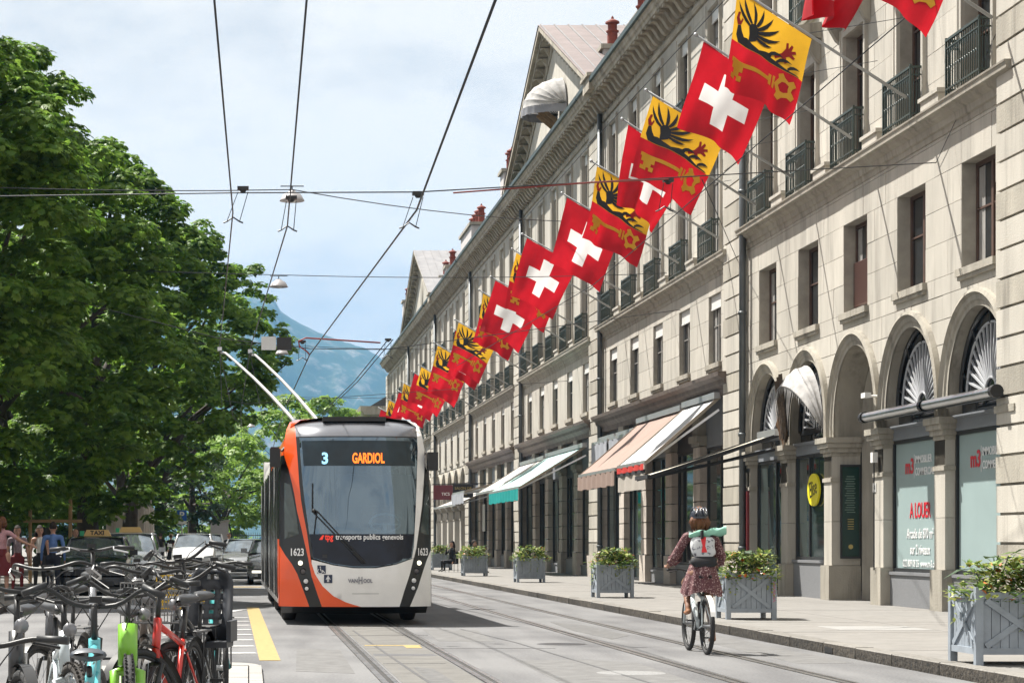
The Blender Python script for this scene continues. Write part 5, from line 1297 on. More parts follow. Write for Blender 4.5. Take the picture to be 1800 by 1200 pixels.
for i, (x, y, h, rx, rz, zc, lab) in enumerate(((-1.8,165,9.6,4.6,4.4,5.2,'bright green park tree just left of the trolleybus'),(3.0,178,13.0,5.2,6.0,7.0,'bright green park tree behind the trolleybus front corner'),(-2.6,190,12.4,4.6,5.6,6.8,'pale green park tree below the small far lamps'),(7.2,205,15.0,4.6,4.6,10.2,'green treetop peeping over the trolleybus roof'),(11.0,240,16.2,5,5,10.5,'far green treetop beside the end of the terrace'),(-10,180,13,6,6,7,'pale park tree far behind the street chestnuts'))):
    tree('park_tree', lab, x, y, h, rx, rz, 0, 30+i, [LEAVES[2], LEAVES[1]], .34, 60, 'tri', 48, group='trees of the park', zc=zc, low=.02)
for i, (x, y, h, rx) in enumerate(((-13.5,92,13,5.5),(-11,118,14,6),(-17,70,14,6),(-15,140,14,6.5),(-9.6,84,14.2,4.8))):
    tree('chestnut_tree', ['chestnut tree deep in the shade of the second row','far chestnut tree of the second row','chestnut tree at the left edge of the second row','farthest chestnut tree of the second row','chestnut tree behind the trunk at the taxis'][i], x, y, h, rx, 5.8, .3, 50+i, [LEAVES[0], LEAVES[0]], .24, 130, nc=70, group='second row of chestnuts', zc=7.4)
wd_ = crown_mesh('woodland', [((x, y, z), (2.6,2.2,1.9)) for x, y, z in zip(rng.uniform(-62,-9,120), rng.uniform(-6,8,120), rng.uniform(.5,9,120))], 42, .42, [LEAVES[0], LEAVES[3]], 'tri', 6)
wo_ = obj('woodland', wd_, None, (0,172,.1)); wo_['kind'] = 'stuff'; wo_['label'] = 'dark mass of park trees far behind the left pavement'; wo_['category'] = 'woodland'
# ground cover hedge and park fence
hb = crown_mesh('hedge', [((x*1.0, r_*.4, .7+.2*math.sin(x*3)), (.7,.5,.75)) for x, r_ in zip(np.linspace(-9,9,26), rng.random(26))], 180, .17, [LEAVES[2], LEAVES[4]], 'tri', 5)
tag(obj('hedge', hb, None, (-2,150,.1)), 'bright green hedge along the park fence', 'hedge')
pf = thing('park_fence', 'tall thin iron railing in front of the park hedge', 'fence', (-1,146,.1)); b = MB()
for k in range(120): b.bar((-9+k*.15,0,0),(-9+k*.15,0,1.9),.025)
b.build('bars', IRON, pf); MB().bar((-9,0,1.7),(9,0,1.7),.05).bar((-9,0,.25),(9,0,.25),.05).build('rail', IRON, pf)
gp = thing('gate_pillar', 'plain pale concrete gate pillar between the parked cars', 'pillar', (-1.75,132,.1)); MB().box((-.55,-.4,0),(.55,.4,2.45)).build('shaft', mat('pale concrete', (.33,.32,.32), .85, var=.1), gp); MB().box((-.62,-.46,2.452),(.62,.46,2.6)).build('cap', STONE_D, gp)
# pale wall with pilasters under the trees, low posts, tree stakes
kw = thing('pale_wall', 'pale rendered kiosk wall behind the taxis', 'wall', (-6.0,96,.12))
MB().box((-.3,0,0),(1.7,.4,3.1)).build('panel', mat('pale render', (.34,.31,.29), .85, var=.1), kw)
for x in (.0,.5,1.0): MB().box((x,-.06,0),(x+.12,0,3.0)).build('batten', STONE_D, kw)
for k in range(5): MB().box((1.72+k*.02,-3-k*2.0,0),(1.9,-1.6-k*2.0,2.7)).build('pilaster', STONE_P, kw)
lw = thing('low_barrier', 'low cream concrete barrier curving past the second taxi', 'barrier', (-4.3,84,.12))
for k in range(11):
    MB().box((-.25+.04*k,-3.5+k*.7,0),(.0+.04*k,-2.84+k*.7,.9)).build('barrier_block', mat('cream concrete', (.42,.38,.31), .85, var=.15), lw)
gt = thing('tree_stake_frame', 'wooden tree guard of posts and a crossbar behind the pedestrians', 'stakes', (-6.05,64.5,.12)); WD = mat('bare timber', (.40,.27,.14), .8, var=.2, scale=6)
MB().tube([(-.45,0,0),(-.45,0,2.35)], .055, 7).tube([(.75,0,0),(.75,0,2.5)], .06, 7).build('post', WD, gt); MB().tube([(-.7,-.05,1.85),(1.1,-.05,1.85)], .05, 7).build('crossbar', WD, gt)
bs_ = thing('garden_canopy', 'dark cafe awning in the deep shade under the chestnuts', 'awning', (-12,74,.12)); MB().box((-6,0,2.3),(3.5,3,2.5)).build('cover', mat('dark canvas', (.02,.02,.02), .8), bs_)
for x in (-5.8,-2.5,.6,3.3): MB().tube([(x,.1,0),(x,.1,2.3)], .05, 6).build('post', DARKF, bs_)
shb = thing('shade_building', 'stone building wall hidden behind the left-hand trees', 'building', (-28,110,.12)); MB().box((-6,-75,0),(6,75,14)).build('wall', STONE, shb)
for k in range(14):
    for z in (1.2,5,8.5): MB().box((5.98,-70+k*10,z),(6.05,-67+k*10,z+2.3)).build('window', PANE, shb)
# parking sign
ps = thing('parking_sign', 'blue parking sign with white letter P on a thin pole', 'sign', (-3.37,110,.12))
MB().tube([(0,0,0),(0,0,2.75)], .03, 8).build('pole', ALU, ps); MB().box((-.24,-.04,2.30),(.24,-.03,2.85)).build('plate', mat('sign blue', (.01,.10,.42), .4, var=.03), ps); MB().box((-.24,-.04,2.14),(.24,-.03,2.298)).build('white_plate', WHITE, ps)
text('letter', 'P', .5, Matrix(((1,0,0,0),(0,0,-1,-.045),(0,1,0,2.57),(0,0,0,1))), WHT, ps, .004, 'CENTER', 1, .012)

# ------------------------------------------------------------------ cars (fronts towards the camera)
def car(name, label, cat, x, y, paint, L_=4.5, w=1.8, h=1.45, hood=.95, belt=.95, tall=False, rot=0, taxi=None, plate='', grille='bars', lit=False):
    T = thing(name, label, cat, (x, y, 0), rot, 'cars in the street'); hw = w/2
    P_ = mat('car paint '+paint[0], paint[1], .25, metal=paint[2], var=.03, coat=.8)
    st = [(-.0,.78,.62,.30),(.04,.90,.66,.22),(.25,.97,.78,.2),(.7,.99,hood-.06,.2),(1.25,1.0,hood+.03,.2),(1.9,1.0,belt,.2),(3.2,1.0,belt+.02,.2),(L_-.35,.97,belt,.22),(L_-.03,.90,belt-.08,.28),(L_,.8,belt-.25,.35)]
    b = MB(); ring = []
    for (yy, f, zt, zb) in st:
        q = hw*f; ring.append([(-q*.93,yy,zb),(-q,yy,zb+.2),(-q*1.0,yy,zt-.16),(-q*.94,yy,zt-.03),(-q*.55,yy,zt+.02),(0,yy,zt+.035),(q*.55,yy,zt+.02),(q*.94,yy,zt-.03),(q,yy,zt-.16),(q,yy,zb+.2),(q*.93,yy,zb)])
    n = 11
    for R in ring: b.v += R
    for i in range(len(ring)-1):
        for j in range(n-1): b.f.append([i*n+j,i*n+j+1,(i+1)*n+j+1,(i+1)*n+j]); b.m.append(0)
    b.f.append(list(range(n))); b.m.append(0); b.f.append([(len(ring)-1)*n+j for j in range(n)][::-1]); b.m.append(0)
    b.build('body', P_, T, True, auto=35)
    # greenhouse
    yw, yr, ye, yq = 1.22, 1.95 if not tall else 1.75, L_-1.15 if not tall else L_-.35, L_-.5 if not tall else L_-.08
    rw = hw*.74; bw = hw*.93; zb = belt
    GL = mat('car glass', (.30,.34,.37), .05, metal=.75, var=.35, scale=2, spec=1.0)
    def ws(u, v): # bowed windscreen
        xx = 2*v-1; y0 = yw+(yr-yw)*u+.10*xx*xx; return (xx*(bw+(rw-bw)*u)*.97, y0-.06, zb+.02+(h-.06-zb)*u)
    MB().grid(ws, 6, 9).build('windscreen', GL, T, True)
    MB().grid(lambda u, v: ((2*v-1)*(bw+(rw-bw)*u)*.97, yq+(ye-yq)*u, zb+(h-.06-zb)*u), 4, 7).build('rear_window', GL, T, True)
    MB().grid(lambda u, v: ((2*v-1)*rw*(1.0), yr-.08+(ye-yr+.1)*u, h-.055+.055*(1-(2*v-1)**4)*math.sin(math.pi*(.12+.8*u))), 7, 9).build('roof', P_, T, True)
    for s in (-1,1):
        q = MB().add([(s*bw,yw+.12,zb),(s*bw,yq-.05,zb),(s*rw,ye-.05,h-.06),(s*rw,yr+.05,h-.06)], [(0,1,2,3)]); q.build('side_window', GL, T)
        MB().tube([(s*bw*.98,yw+.03,zb-.02),(s*rw*.99,yr-.02,h-.05),(s*rw*.99,ye,h-.05),(s*bw*.98,yq,zb-.02)], .04, 6).build('pillar', P_, T, True)
        MB().obox((s*(hw+.09),1.32,belt+.1), .20,.11,.14).obox((s*(hw),1.34,belt+.03), .1,.05,.05).build('mirror', BLACK if taxi == 'dark' else P_, T)
        hl = MB().grid(lambda u, v: (s*hw*(.5+.44*v), .0+.20*v*v-.015, .60+.11*u+.06*v), 4, 6).build('headlight', mat('car headlight', (.55,.58,.6), .08, var=.4, scale=30, metal=.4), T, True)
        if lit: MB().box((s*hw*.5,-.02,.38),(s*hw*.82,.05,.45)).build('running_light', mat('running lamp', (.9,.88,.75), .3, var=0, emit=((1,.95,.8),.7)), T)
        for yy in (.85,L_-.85):
            wo = MB().lathe([(.16,-.1),(.29,-.1),(.325,-.07),(.33,0),(.325,.07),(.29,.1),(.16,.1)], (s*(hw-.12),yy,.33), 20, 'x').build('wheel', mat('tyre rubber', (.02,.02,.021), .8), T, True)
            MB().lathe([(0,.06*s),(.2,.09*s),(.23,.1*s)], (s*(hw-.12),yy,.33), 14, 'x').build('rim', ALU, wo)
    gm = MB().box((-hw*.42,-.03,.50),(hw*.42,.03,.66))
    go = gm.build('grille', BLACK, T)
    bb = MB()
    for k in range(4): bb.box((-hw*.42,-.04,.515+k*.038),(hw*.42,-.03,.53+k*.038))
    bb.build('grille_bars', STEEL if grille == 'chrome' else DARKF, go)
    MB().box((-hw*.62,-.02,.24),(hw*.62,.06,.36)).build('air_intake', BLACK, T); MB().box((-hw*.88,.02,.17),(hw*.88,.3,.215)).build('splitter', BLACK, T)
    pl_ = MB().box((-.26,-.055,.405),(.26,-.04,.49)).build('number_plate', WHITE, T)
    if plate: text('plate_text', plate, .085, Matrix(((1,0,0,0),(0,0,-1,-.058),(0,1,0,.447),(0,0,0,1))), BLACK, pl_, .002)
    if taxi:
        ts = MB().prism([(-.36,h),(.36,h),(.28,h+.17),(-.28,h+.17)], 2.15, 2.35, 'y').build('taxi_sign', mat('taxi sign amber', (.62,.42,.16), .5, var=.05), T)
        MB().box((-.46,2.17,h+.01),(-.352,2.33,h+.14)).build('green_lamp', mat('taxi green', (.02,.32,.14), .4, var=0), ts)
        if taxi == 'dark': text('sign_text', 'TAXI', .15, Matrix(((1,0,0,0),(0,0,-1,2.145),(0,1,0,h+.085),(0,0,0,1))), BLACK, ts, .003, 'CENTER', 1.1, .005)
    return T
car('taxi_car', 'dark blue-black taxi with amber roof sign, front towards the bicycles', 'car', -3.95, 54.5, ('night blue', (.010,.014,.022), .3), 4.7, 1.82, 1.50, .98, .98, taxi='dark', plate='GE 817')
car('taxi_car', 'silver taxi behind the dark one', 'car', -3.62, 64.5, ('silver pale', (.42,.44,.46), .6), 4.6, 1.82, 1.64, 1.02, 1.02, tall=True, taxi='pale')
car('suv_car', 'white off-road car parked ahead of the taxis', 'car', -2.45, 96, ('white', (.62,.63,.63), .1), 4.5, 1.95, 1.74, 1.08, 1.10, tall=True, grille='dark')
car('estate_car', 'white car hidden behind the white off-road car', 'car', -2.0, 104, ('white', (.62,.63,.63), .1), 4.5, 1.85, 1.75, 1.0, 1.05, tall=True)
car('saloon_car', 'silver-grey saloon with lit lamp behind the trolleybus', 'car', -.05, 79, ('silver', (.33,.34,.35), .7), 4.8, 1.86, 1.48, .96, .98, grille='chrome', plate='GE', lit=True)
car('saloon_car', 'grey car tucked right behind the trolleybus', 'car', .88, 68, ('steel grey', (.17,.18,.19), .7), 4.7, 1.84, 1.46, .95, .98, lit=True)

# ------------------------------------------------------------------ bicycles
PI_ = math.pi
TYRE = mat('bicycle tyre', (.022,.022,.023), .75, var=.25, scale=40, bump=.5, bscale=120); TYREB = mat('bicycle tyre worn', (.05,.045,.04), .85, var=.3, scale=50, bump=.6, bscale=150)
GRIP = mat('rubber grip', (.018,.019,.021), .5, var=.15); SADM = mat('saddle vinyl', (.022,.023,.026), .42, var=.15)
def wheel(parent, c, r, M3, tyre=TYRE, tw=.022, spokes=20, knob=False):
    c = Vector(c)
    def rp(a, rr, off=0): return c+M3 @ Vector((off, rr*math.cos(a), rr*math.sin(a)))
    N_ = 40
    wo = MB().tube([rp(2*math.pi*i/N_, r-tw) for i in range(N_)], tw, 8, closed=True)
    if knob:
        for i in range(60):
            a = 2*math.pi*i/60
            for o_ in (-.6,.6): q = rp(a+.05*(o_ > 0), r-.001, o_*tw); wo.obox(q, .012,.012,.012)
    wo = wo.build('wheel', tyre, parent, True)
    MB().tube([rp(2*math.pi*i/32, r-2*tw-.008) for i in range(32)], .011, 6, closed=True).build('rim', BLACK if tyre is TYRE else ALU, wo, True)
    b = MB()
    for i in range(spokes):
        a = 2*math.pi*i/spokes; s = .03 if i % 2 else -.03
        b.tube([rp(a+.35*(1 if i % 4 < 2 else -1), .02, s), rp(a, r-2*tw-.01)], .0016, 3, False)
    b.tube([rp(0,0,-.05), rp(0,0,.05)], .022, 8); b.build('spokes', STEEL, wo)
    return wo
def bicycle(label, x, y, rotz, col, steer=0, bar='flat', barz=1.02, saddle=.93, step=False, fender=False, rack=False, basket=None, light=True, seat=False, z=.04, knob=False, fat=1.0, lean=0.0, tyre=TYRE, metal=0, sadm=None, cat='bicycle', stand=True, bag=False):
    T = thing('bicycle', label, cat, (x, y, z), rotz, 'bicycles parked on the island'); T.rotation_euler = (0, lean, rotz)
    PM = mat('bike paint '+col[0], col[1], .3, metal=metal, var=.04, coat=.5)
    R = .345; ra = Vector((0,0,R)); bb = Vector((0,.43,.29)); fa = Vector((0,1.07,R))
    ht = Vector((0,.86,.60+(barz-1.02)*.5+.24)); hb_ = Vector((0,.915,.62)); stt = Vector((0,.235,.70 if not step else .62)); ft = .018*fat
    wheel(T, ra, R, Matrix.Identity(3), tyre, .022*min(fat,1.4), knob=knob)
    b = MB()
    b.tube([bb, ht.lerp(hb_,.75)], ft*1.35, 8); b.tube([bb, stt], ft, 8)
    if step: b.tube([bb.lerp(stt,.25), ht.lerp(hb_,.5)], ft*1.2, 8)
    else: b.tube([stt-Vector((0,0,.03)), ht.lerp(hb_,.15)], ft*1.1, 8)
    b.tube([hb_, ht], ft*1.45*(1.25 if fat > 1.2 else 1), 10)
    for s in (-1,1):
        b.tube([bb+Vector((s*.03,0,0)), ra+Vector((s*.06,0,0))], .010, 6); b.tube([stt+Vector((s*.015,0,-.06)), ra+Vector((s*.06,0,0))], .009, 6)
    b.build('frame', PM, T, True)
    # front end turns about the head tube
    ax = (ht-hb_).normalized(); St = Matrix.Rotation(steer, 3, ax)
    def turn(p): return hb_+St @ (Vector(p)-hb_)
    fk = MB()
    cr = hb_-ax*.03
    for s in (-1,1): fk.tube([turn(cr), turn(cr+Vector((s*.055*fat**.5,0,-.01))), turn(fa+Vector((s*.055*fat**.5,0,0)))], [.02*fat,.017*fat,.011*fat], 8)
    fk.build('fork', PM if fat > 1.2 or col[0] in ('white',) else BLACK, T, True)
    wheel(T, turn(fa), R, St, tyre, .022*min(fat,1.4), knob=knob)
    if fender:
        for c, M3, a0, a1 in ((ra, Matrix.Identity(3), -.3, 2.5), (turn(fa), St, .5, 3.0)):
            def FP(u, v): a = a0+(a1-a0)*u; q = (v-.5)*.06; return c+M3 @ Vector((q, (R+.022-.25*q*q)*math.cos(a), (R+.022)*math.sin(a)))
            MB().grid(FP, 18, 4).build('mudguard', BLACK, T, True)
    # stem and handlebar
    top = ht+ax*max(.03, barz-ht.z-.02); hbp = top+Vector((0,.06,.0)); b = MB()
    b.tube([turn(ht), turn(top)], .016, 8); b.tube([turn(top), turn(hbp)], .018, 8); b.build('stem', BLACK, T, True)
    if bar == 'flat': pts = [(-.32,-.05,.01),(-.18,-.01,.02),(-.06,0,0),(.06,0,0),(.18,-.01,.02),(.32,-.05,.01)]
    elif bar == 'swept': pts = [(-.31,-.22,-.01),(-.29,-.12,.02),(-.22,-.0,.06),(-.08,.03,.03),(.08,.03,.03),(.22,0,.06),(.29,-.12,.02),(.31,-.22,-.01)]
    else: pts = [(-.34,-.12,.06),(-.24,-.06,.09),(-.10,0,.01),(.10,0,.01),(.24,-.06,.09),(.34,-.12,.06)]
    hp0 = [Vector(p) for p in pts]; hp = []
    for i_ in range(len(hp0)-1):
        a_, b_, c_, d_ = hp0[max(i_-1,0)], hp0[i_], hp0[i_+1], hp0[min(i_+2,len(hp0)-1)]
        for t_ in (0,.25,.5,.75): hp.append(.5*((2*b_)+(c_-a_)*t_+(2*a_-5*b_+4*c_-d_)*t_**2+(3*b_-a_-3*c_+d_)*t_**3))
    hp = [turn(hbp+q_) for q_ in hp+[hp0[-1]]]
    ho = MB().tube(hp, .0115, 8).build('handlebar', BLACK if metal < .5 else ALU, T, True)
    for e in (0,-1):
        a, c = hp[e], hp[3 if e == 0 else -4]; MB().tube([a, a+(c-a).normalized()*.13], [.017,.0155], 8).build('grip', GRIP, ho, True)
        q = a+(c-a).normalized()*.16; MB().tube([q, q+Vector((0,.05,-.02)), q+(a-q)*.7+Vector((0,.075,-.035))], .007, 5).build('brake_lever', ALU if metal else BLACK, ho)
        cb = turn(hbp+Vector((0,.12,-.12))); MB().tube([q, (q+cb)/2+Vector((0,.1,.05)), cb, turn(ht-ax*.05+Vector((.02,.02,0)))], .0035, 4).build('brake_cable', BLACK, ho)
    MB().obox(turn(hbp+Vector((.0,.01,.035))), .06,.05,.03).build('display', BLACK, ho)
    if light:
        lo = MB().lathe([(.0,.055),(.034,.05),(.038,.03),(.03,-.02),(.012,-.04)], turn(hbp+Vector((0,.09,-.14))), 12, 'y').build('front_lamp', mat('lamp shell chrome', (.22,.22,.23), .35, metal=.6, var=.05), T, True)
    # saddle and post
    sp = stt+Vector((0,-.045,saddle-stt.z-.06)); MB().tube([stt, sp], .014, 8).build('seat_post', BLACK, T, True)
    def SD(u, v):
        a = 2*math.pi*u; t = v; wd = .028+.062*max(0,1-t*1.25)**.8 if t < .8 else .028*(1-(t-.8)*2)
        wd *= 1 if t > .04 else .75
        return (wd*math.cos(a), sp.y-.11+.27*t, sp.z+.05+.032*math.sin(a)*(1 if math.sin(a) > 0 else .9)*(1 if .02 < t < .98 else .3)+.015*(1-t)**2)
    MB().grid(SD, 14, 12, True).build('saddle', sadm or SADM, T, True)
    MB().tube([sp+Vector((-.02,-.06,.02)), sp+Vector((-.02,.1,.02))], .004, 4).tube([sp+Vector((.02,-.06,.02)), sp+Vector((.02,.1,.02))], .004, 4).build('saddle_rail', STEEL, T)
    # drive
    d = MB(); d.lathe([(.02,0),(.085,0),(.09,.004),(.085,.008),(.02,.008)], bb+Vector((.045,0,0)), 20, 'x'); d.tube([bb+Vector((-.06,0,0)), bb+Vector((.06,0,0))], .02, 8); d.build('chainring', DARKF, T)
    for s in (-1,1):
        e = bb+Vector((s*.075,s*.12,-s*.11)); MB().tube([bb+Vector((s*.065,0,0)), e], .010, 6).build('crank', ALU, T); MB().obox(e+Vector((s*.055,0,0)), .09,.06,.018).build('pedal', BLACK, T)
    ch = MB(); ch.tube([bb+Vector((.05,0,.085)), ra+Vector((.05,0,.035))], .004, 4); ch.tube([bb+Vector((.05,0,-.085)), ra+Vector((.05,0,-.035))], .004, 4); ch.build('chain', DARKF, T)
    MB().ball(stt+Vector((0,-.1,-.08)), .018, 8, 6).build('rear_reflector', mat('reflector red', (.4,.01,.01), .3), T, True)
    if stand: MB().tube([bb+Vector((-.05,-.05,-.03)), Vector((-.16,.28,.012))], .009, 5).build('kickstand', BLACK, T)
    if rack:
        q = MB()
        for s in (-1,1): q.tube([(s*.06,.14,.74),(s*.06,-.30,.74)], .007, 5); q.tube([(s*.06,-.1,.74),(s*.07,0,R)], .006, 5)
        for k in range(4): q.tube([(-.06,.1-.12*k,.74),(.06,.1-.12*k,.74)], .005, 4)
        q.build('rack', BLACK, T)
    if bag:
        for s in (-1,1):
            def PN(u, v, s=s): a = 2*PI_*u; c_ = math.copysign(abs(math.cos(a))**.6, math.cos(a)); s_ = math.copysign(abs(math.sin(a))**.6, math.sin(a)); e = (.72+.28*v**.6)*(1 if v < .9 else 1-(v-.9)*2); return (s*.15+.07*c_*e, -.12+.15*s_*e, .36+.36*v)
            q = MB().grid(PN, 20, 10, True); k = len(q.v); q.v += [tuple(PN(i/20, 1)) for i in range(20)]; q.f.append([k+i for i in range(20)]); q.m.append(0)
            q.build('pannier', mat('pannier cloth', (.022,.02,.024), .8, var=.2), T, True)
    if basket:
        bk = MB(); c0 = turn(hbp+Vector((0,.19,-.16))); w_, d_, h_ = .19,.14,.13
        for k in range(9):
            xx = -w_+2*w_*k/8
            for s in (-1,1): bk.bar(c0+Vector((xx,s*d_,-h_)), c0+Vector((xx,s*d_,h_)), .006)
        for k in range(6):
            zz = -h_+2*h_*k/5
            for s in (-1,1): bk.bar(c0+Vector((-w_,s*d_,zz)), c0+Vector((w_,s*d_,zz)), .006); bk.bar(c0+Vector((s*w_,-d_,zz)), c0+Vector((s*w_,d_,zz)), .006)
        for k in range(6): yy = -d_+2*d_*k/5; bk.bar(c0+Vector((-w_,yy,-h_)), c0+Vector((w_,yy,-h_)), .006)
        bk.build('basket', mat('basket wire '+basket[0], basket[1], .4, var=.1), T)
    if seat:
        SE = mat('child seat plastic', (.030,.033,.04), .45, var=.1)
        def CS(u, v):
            xx = 2*v-1; zz = .62+.50*u; wd = .15-.02*u-(.05*max(0,u-.85)*6); return (xx*wd, -.24-.10*u+.10*xx*xx+.03*math.sin(u*6), zz)
        me = MB(); nu, nv = 16, 10
        me.grid(CS, nu, nv)
        holes = set()
        for i in (4,6,8,10):
            for j in (2,4,6): holes.add((i,j))
        for j in (3,4,5): holes.add((14-1,j))
        me.f = [f for k, f in enumerate(me.f) if (k//(nv-1), k%(nv-1)) not in holes]; me.m = [0]*len(me.f)
        so = me.build('child_seat', SE, T, True); md = so.modifiers.new('s', 'SOLIDIFY'); md.thickness = .025
        MB().box((-.16,-.22,.60),(.16,.08,.64)).box((-.19,-.2,.64),(-.16,.1,.78)).box((.16,-.2,.64),(.19,.1,.78)).build('seat_base', SE, T)
    return T
bicycle('turquoise bicycle in front, saddle and rear towards the camera', -.715, 9.62, rad(2), ('turquoise', (.10,.42,.46)), rad(-4), 'wide', 1.02, .80, fat=1.15, light=False, sadm=mat('saddle slate', (.055,.065,.08), .4, var=.1))
bicycle('bright lime green bicycle with its front wheel facing the camera', -.705, 13.0, PI_+rad(2), ('lime green', (.17,.42,.02)), rad(3), 'wide', 1.03, .9, fat=1.75, knob=True, light=False)
bicycle('bicycle with red head tube, black fork and big mudguarded front wheel', -.36, 13.75, PI_-rad(12), ('red', (.50,.02,.01)), rad(-26), 'flat', 1.05, .95, fender=True, rack=True)
bicycle('white mountain bicycle with knobbly front tyre and round lamp', -1.10, 12.2, PI_+rad(9), ('white', (.52,.58,.60)), rad(10), 'flat', 1.02, .95, knob=True, tyre=TYREB, fat=1.1)
bicycle('black bicycle with thick tyre at the left picture edge', -1.22, 11.7, PI_+rad(4), ('black', (.015,.015,.017)), rad(14), 'swept', 1.06, .95, fat=1.3, fender=True)
bicycle('grey bicycle in the bottom left corner with pale saddle', -1.12, 7.75, rad(-6), ('grey', (.22,.23,.25)), rad(8), 'flat', .92, .82, sadm=mat('saddle pale grey', (.36,.35,.38), .5, var=.1), light=False)
bicycle('city bicycle with swept chrome handlebar behind the white one', -1.12, 14.4, PI_-rad(8), ('dark chrome', (.06,.06,.065)), rad(-12), 'swept', 1.14, 1.0, fender=True, rack=True, metal=.3)
bicycle('tall bicycle with wide raised handlebar in front of the dark taxi', -1.25, 17.2, PI_+rad(5), ('silver', (.30,.31,.33)), rad(-8), 'flat', 1.27, 1.05, metal=.4, fat=1.1)
bicycle('bicycle with bar-end lamp between the taxi and the lime green one', -.88, 17.6, rad(4), ('graphite', (.03,.03,.034)), rad(6), 'flat', 1.14, .98, rack=True, light=True)
bicycle('dark bicycle with yellow front basket behind the red one', -.62, 18.2, PI_+rad(3), ('navy', (.02,.03,.05)), rad(8), 'swept', 1.1, .98, basket=('yellow', (.55,.36,.03)), fender=True)
bicycle('black bicycle with a child seat beside the road edge', -.29, 14.6, rad(172), ('jet', (.012,.012,.013)), rad(-20), 'wide', 1.08, .95, seat=True, rack=True, fender=True)
bicycle('teal bicycle nearest the kerb edge of the island', -.20, 16.6, rad(6), ('teal', (.03,.26,.27)), rad(-14), 'flat', 1.16, .96, fender=True, rack=True)
bicycle('brown-tyred bicycle with wire basket in the middle of the island', -.66, 15.2, rad(178), ('bronze', (.12,.09,.07)), rad(18), 'swept', 1.1, .96, basket=('grey', (.2,.2,.2)), tyre=TYREB, fender=True)
bicycle('black bicycle leaning among the middle rows of the island', -.45, 16.6, rad(184), ('ink', (.012,.013,.016)), rad(-30), 'wide', 1.2, 1.0, lean=rad(4))
# ------------------------------------------------------------------ people
def body_mesh(name, segs, mats, voxel, smooth=3):
    """segs: (p0, p1, r0, r1, material index[, squash]) tapered limbs fused into one continuous skin"""
    b = MB()
    for s in segs:
        p0, p1, r0, r1 = Vector(s[0]), Vector(s[1]), s[2], s[3]; sq = s[5] if len(s) > 5 else 1.0
        d = p1-p0; L_ = max(d.length, 1e-4); d = d/L_; pts = []; rs = []
        for a in (-80,-55,-25): pts.append(p0+d*r0*math.sin(rad(a))); rs.append(r0*math.cos(rad(a)))
        for t in (0,.25,.5,.75,1): pts.append(p0+d*L_*t); rs.append(r0+(r1-r0)*t)
        for a in (25,55,80): pts.append(p1+d*r1*math.sin(rad(a))); rs.append(r1*math.cos(rad(a)))
        b.tube(pts, rs, 14, True, False, sq)
    me = b.mesh(name, mats); o = bpy.data.objects.new('tmp', me); COL.objects.link(o)
    m = o.modifiers.new('r', 'REMESH'); m.mode = 'VOXEL'; m.voxel_size = voxel; m.use_smooth_shade = True
    if smooth: k = o.modifiers.new('s', 'SMOOTH'); k.factor = .5; k.iterations = smooth
    me2 = bpy.data.meshes.new_from_object(o.evaluated_get(bpy.context.evaluated_depsgraph_get())); bpy.data.objects.remove(o)
    me2.materials.clear()
    for q in mats: me2.materials.append(q)
    n = len(me2.polygons); C = np.zeros(n*3); me2.polygons.foreach_get('center', C); C = C.reshape(-1,3)
    best = np.full(n, 1e9); idx = np.zeros(n, np.int32)
    for s in segs:
        a, c = np.array(s[0], float), np.array(s[1], float); d = c-a; t = np.clip(((C-a) @ d)/max(d @ d, 1e-9), 0, 1)
        D = np.linalg.norm(C-(a+t[:,None]*d), axis=1)-(s[2]+(s[3]-s[2])*t)*(s[5]**.5 if len(s) > 5 else 1); w = D < best; best[w] = D[w]; idx[w] = s[4]
    me2.polygons.foreach_set('material_index', idx); me2.polygons.foreach_set('use_smooth', np.ones(n, bool)); me2.name = name
    return me2
SKIN = mat('skin', (.42,.24,.17), .55, var=.08, scale=12); SKIN2 = mat('skin tanned', (.26,.135,.085), .55, var=.08, scale=12)
def hand(segs, wrist, d, side, mi, curl=.5):
    """palm and five unequal fingers; d points along the hand, side is the thumb side"""
    w, d, s = Vector(wrist), unit(d), unit(side); n = d.cross(s); pal = w+d*.075
    segs.append((w, pal, .026, .034, mi, .62))
    for k, ln in enumerate((.058,.068,.063,.05)):
        k0 = pal+d*.022+s*(.026-.0175*k); k1 = k0+d*ln*.55-n*.012*curl; k2 = k1+(d*(1-curl)-n*curl)*ln*.5
        segs.append((k0, k1, .0092, .0085, mi)); segs.append((k1, k2, .0085, .007, mi))
    t0 = w+d*.03+s*.028; t1 = t0+d*.03+s*.026; segs.append((t0, t1, .0115, .010, mi)); segs.append((t1, t1+d*.028, .010, .008, mi))
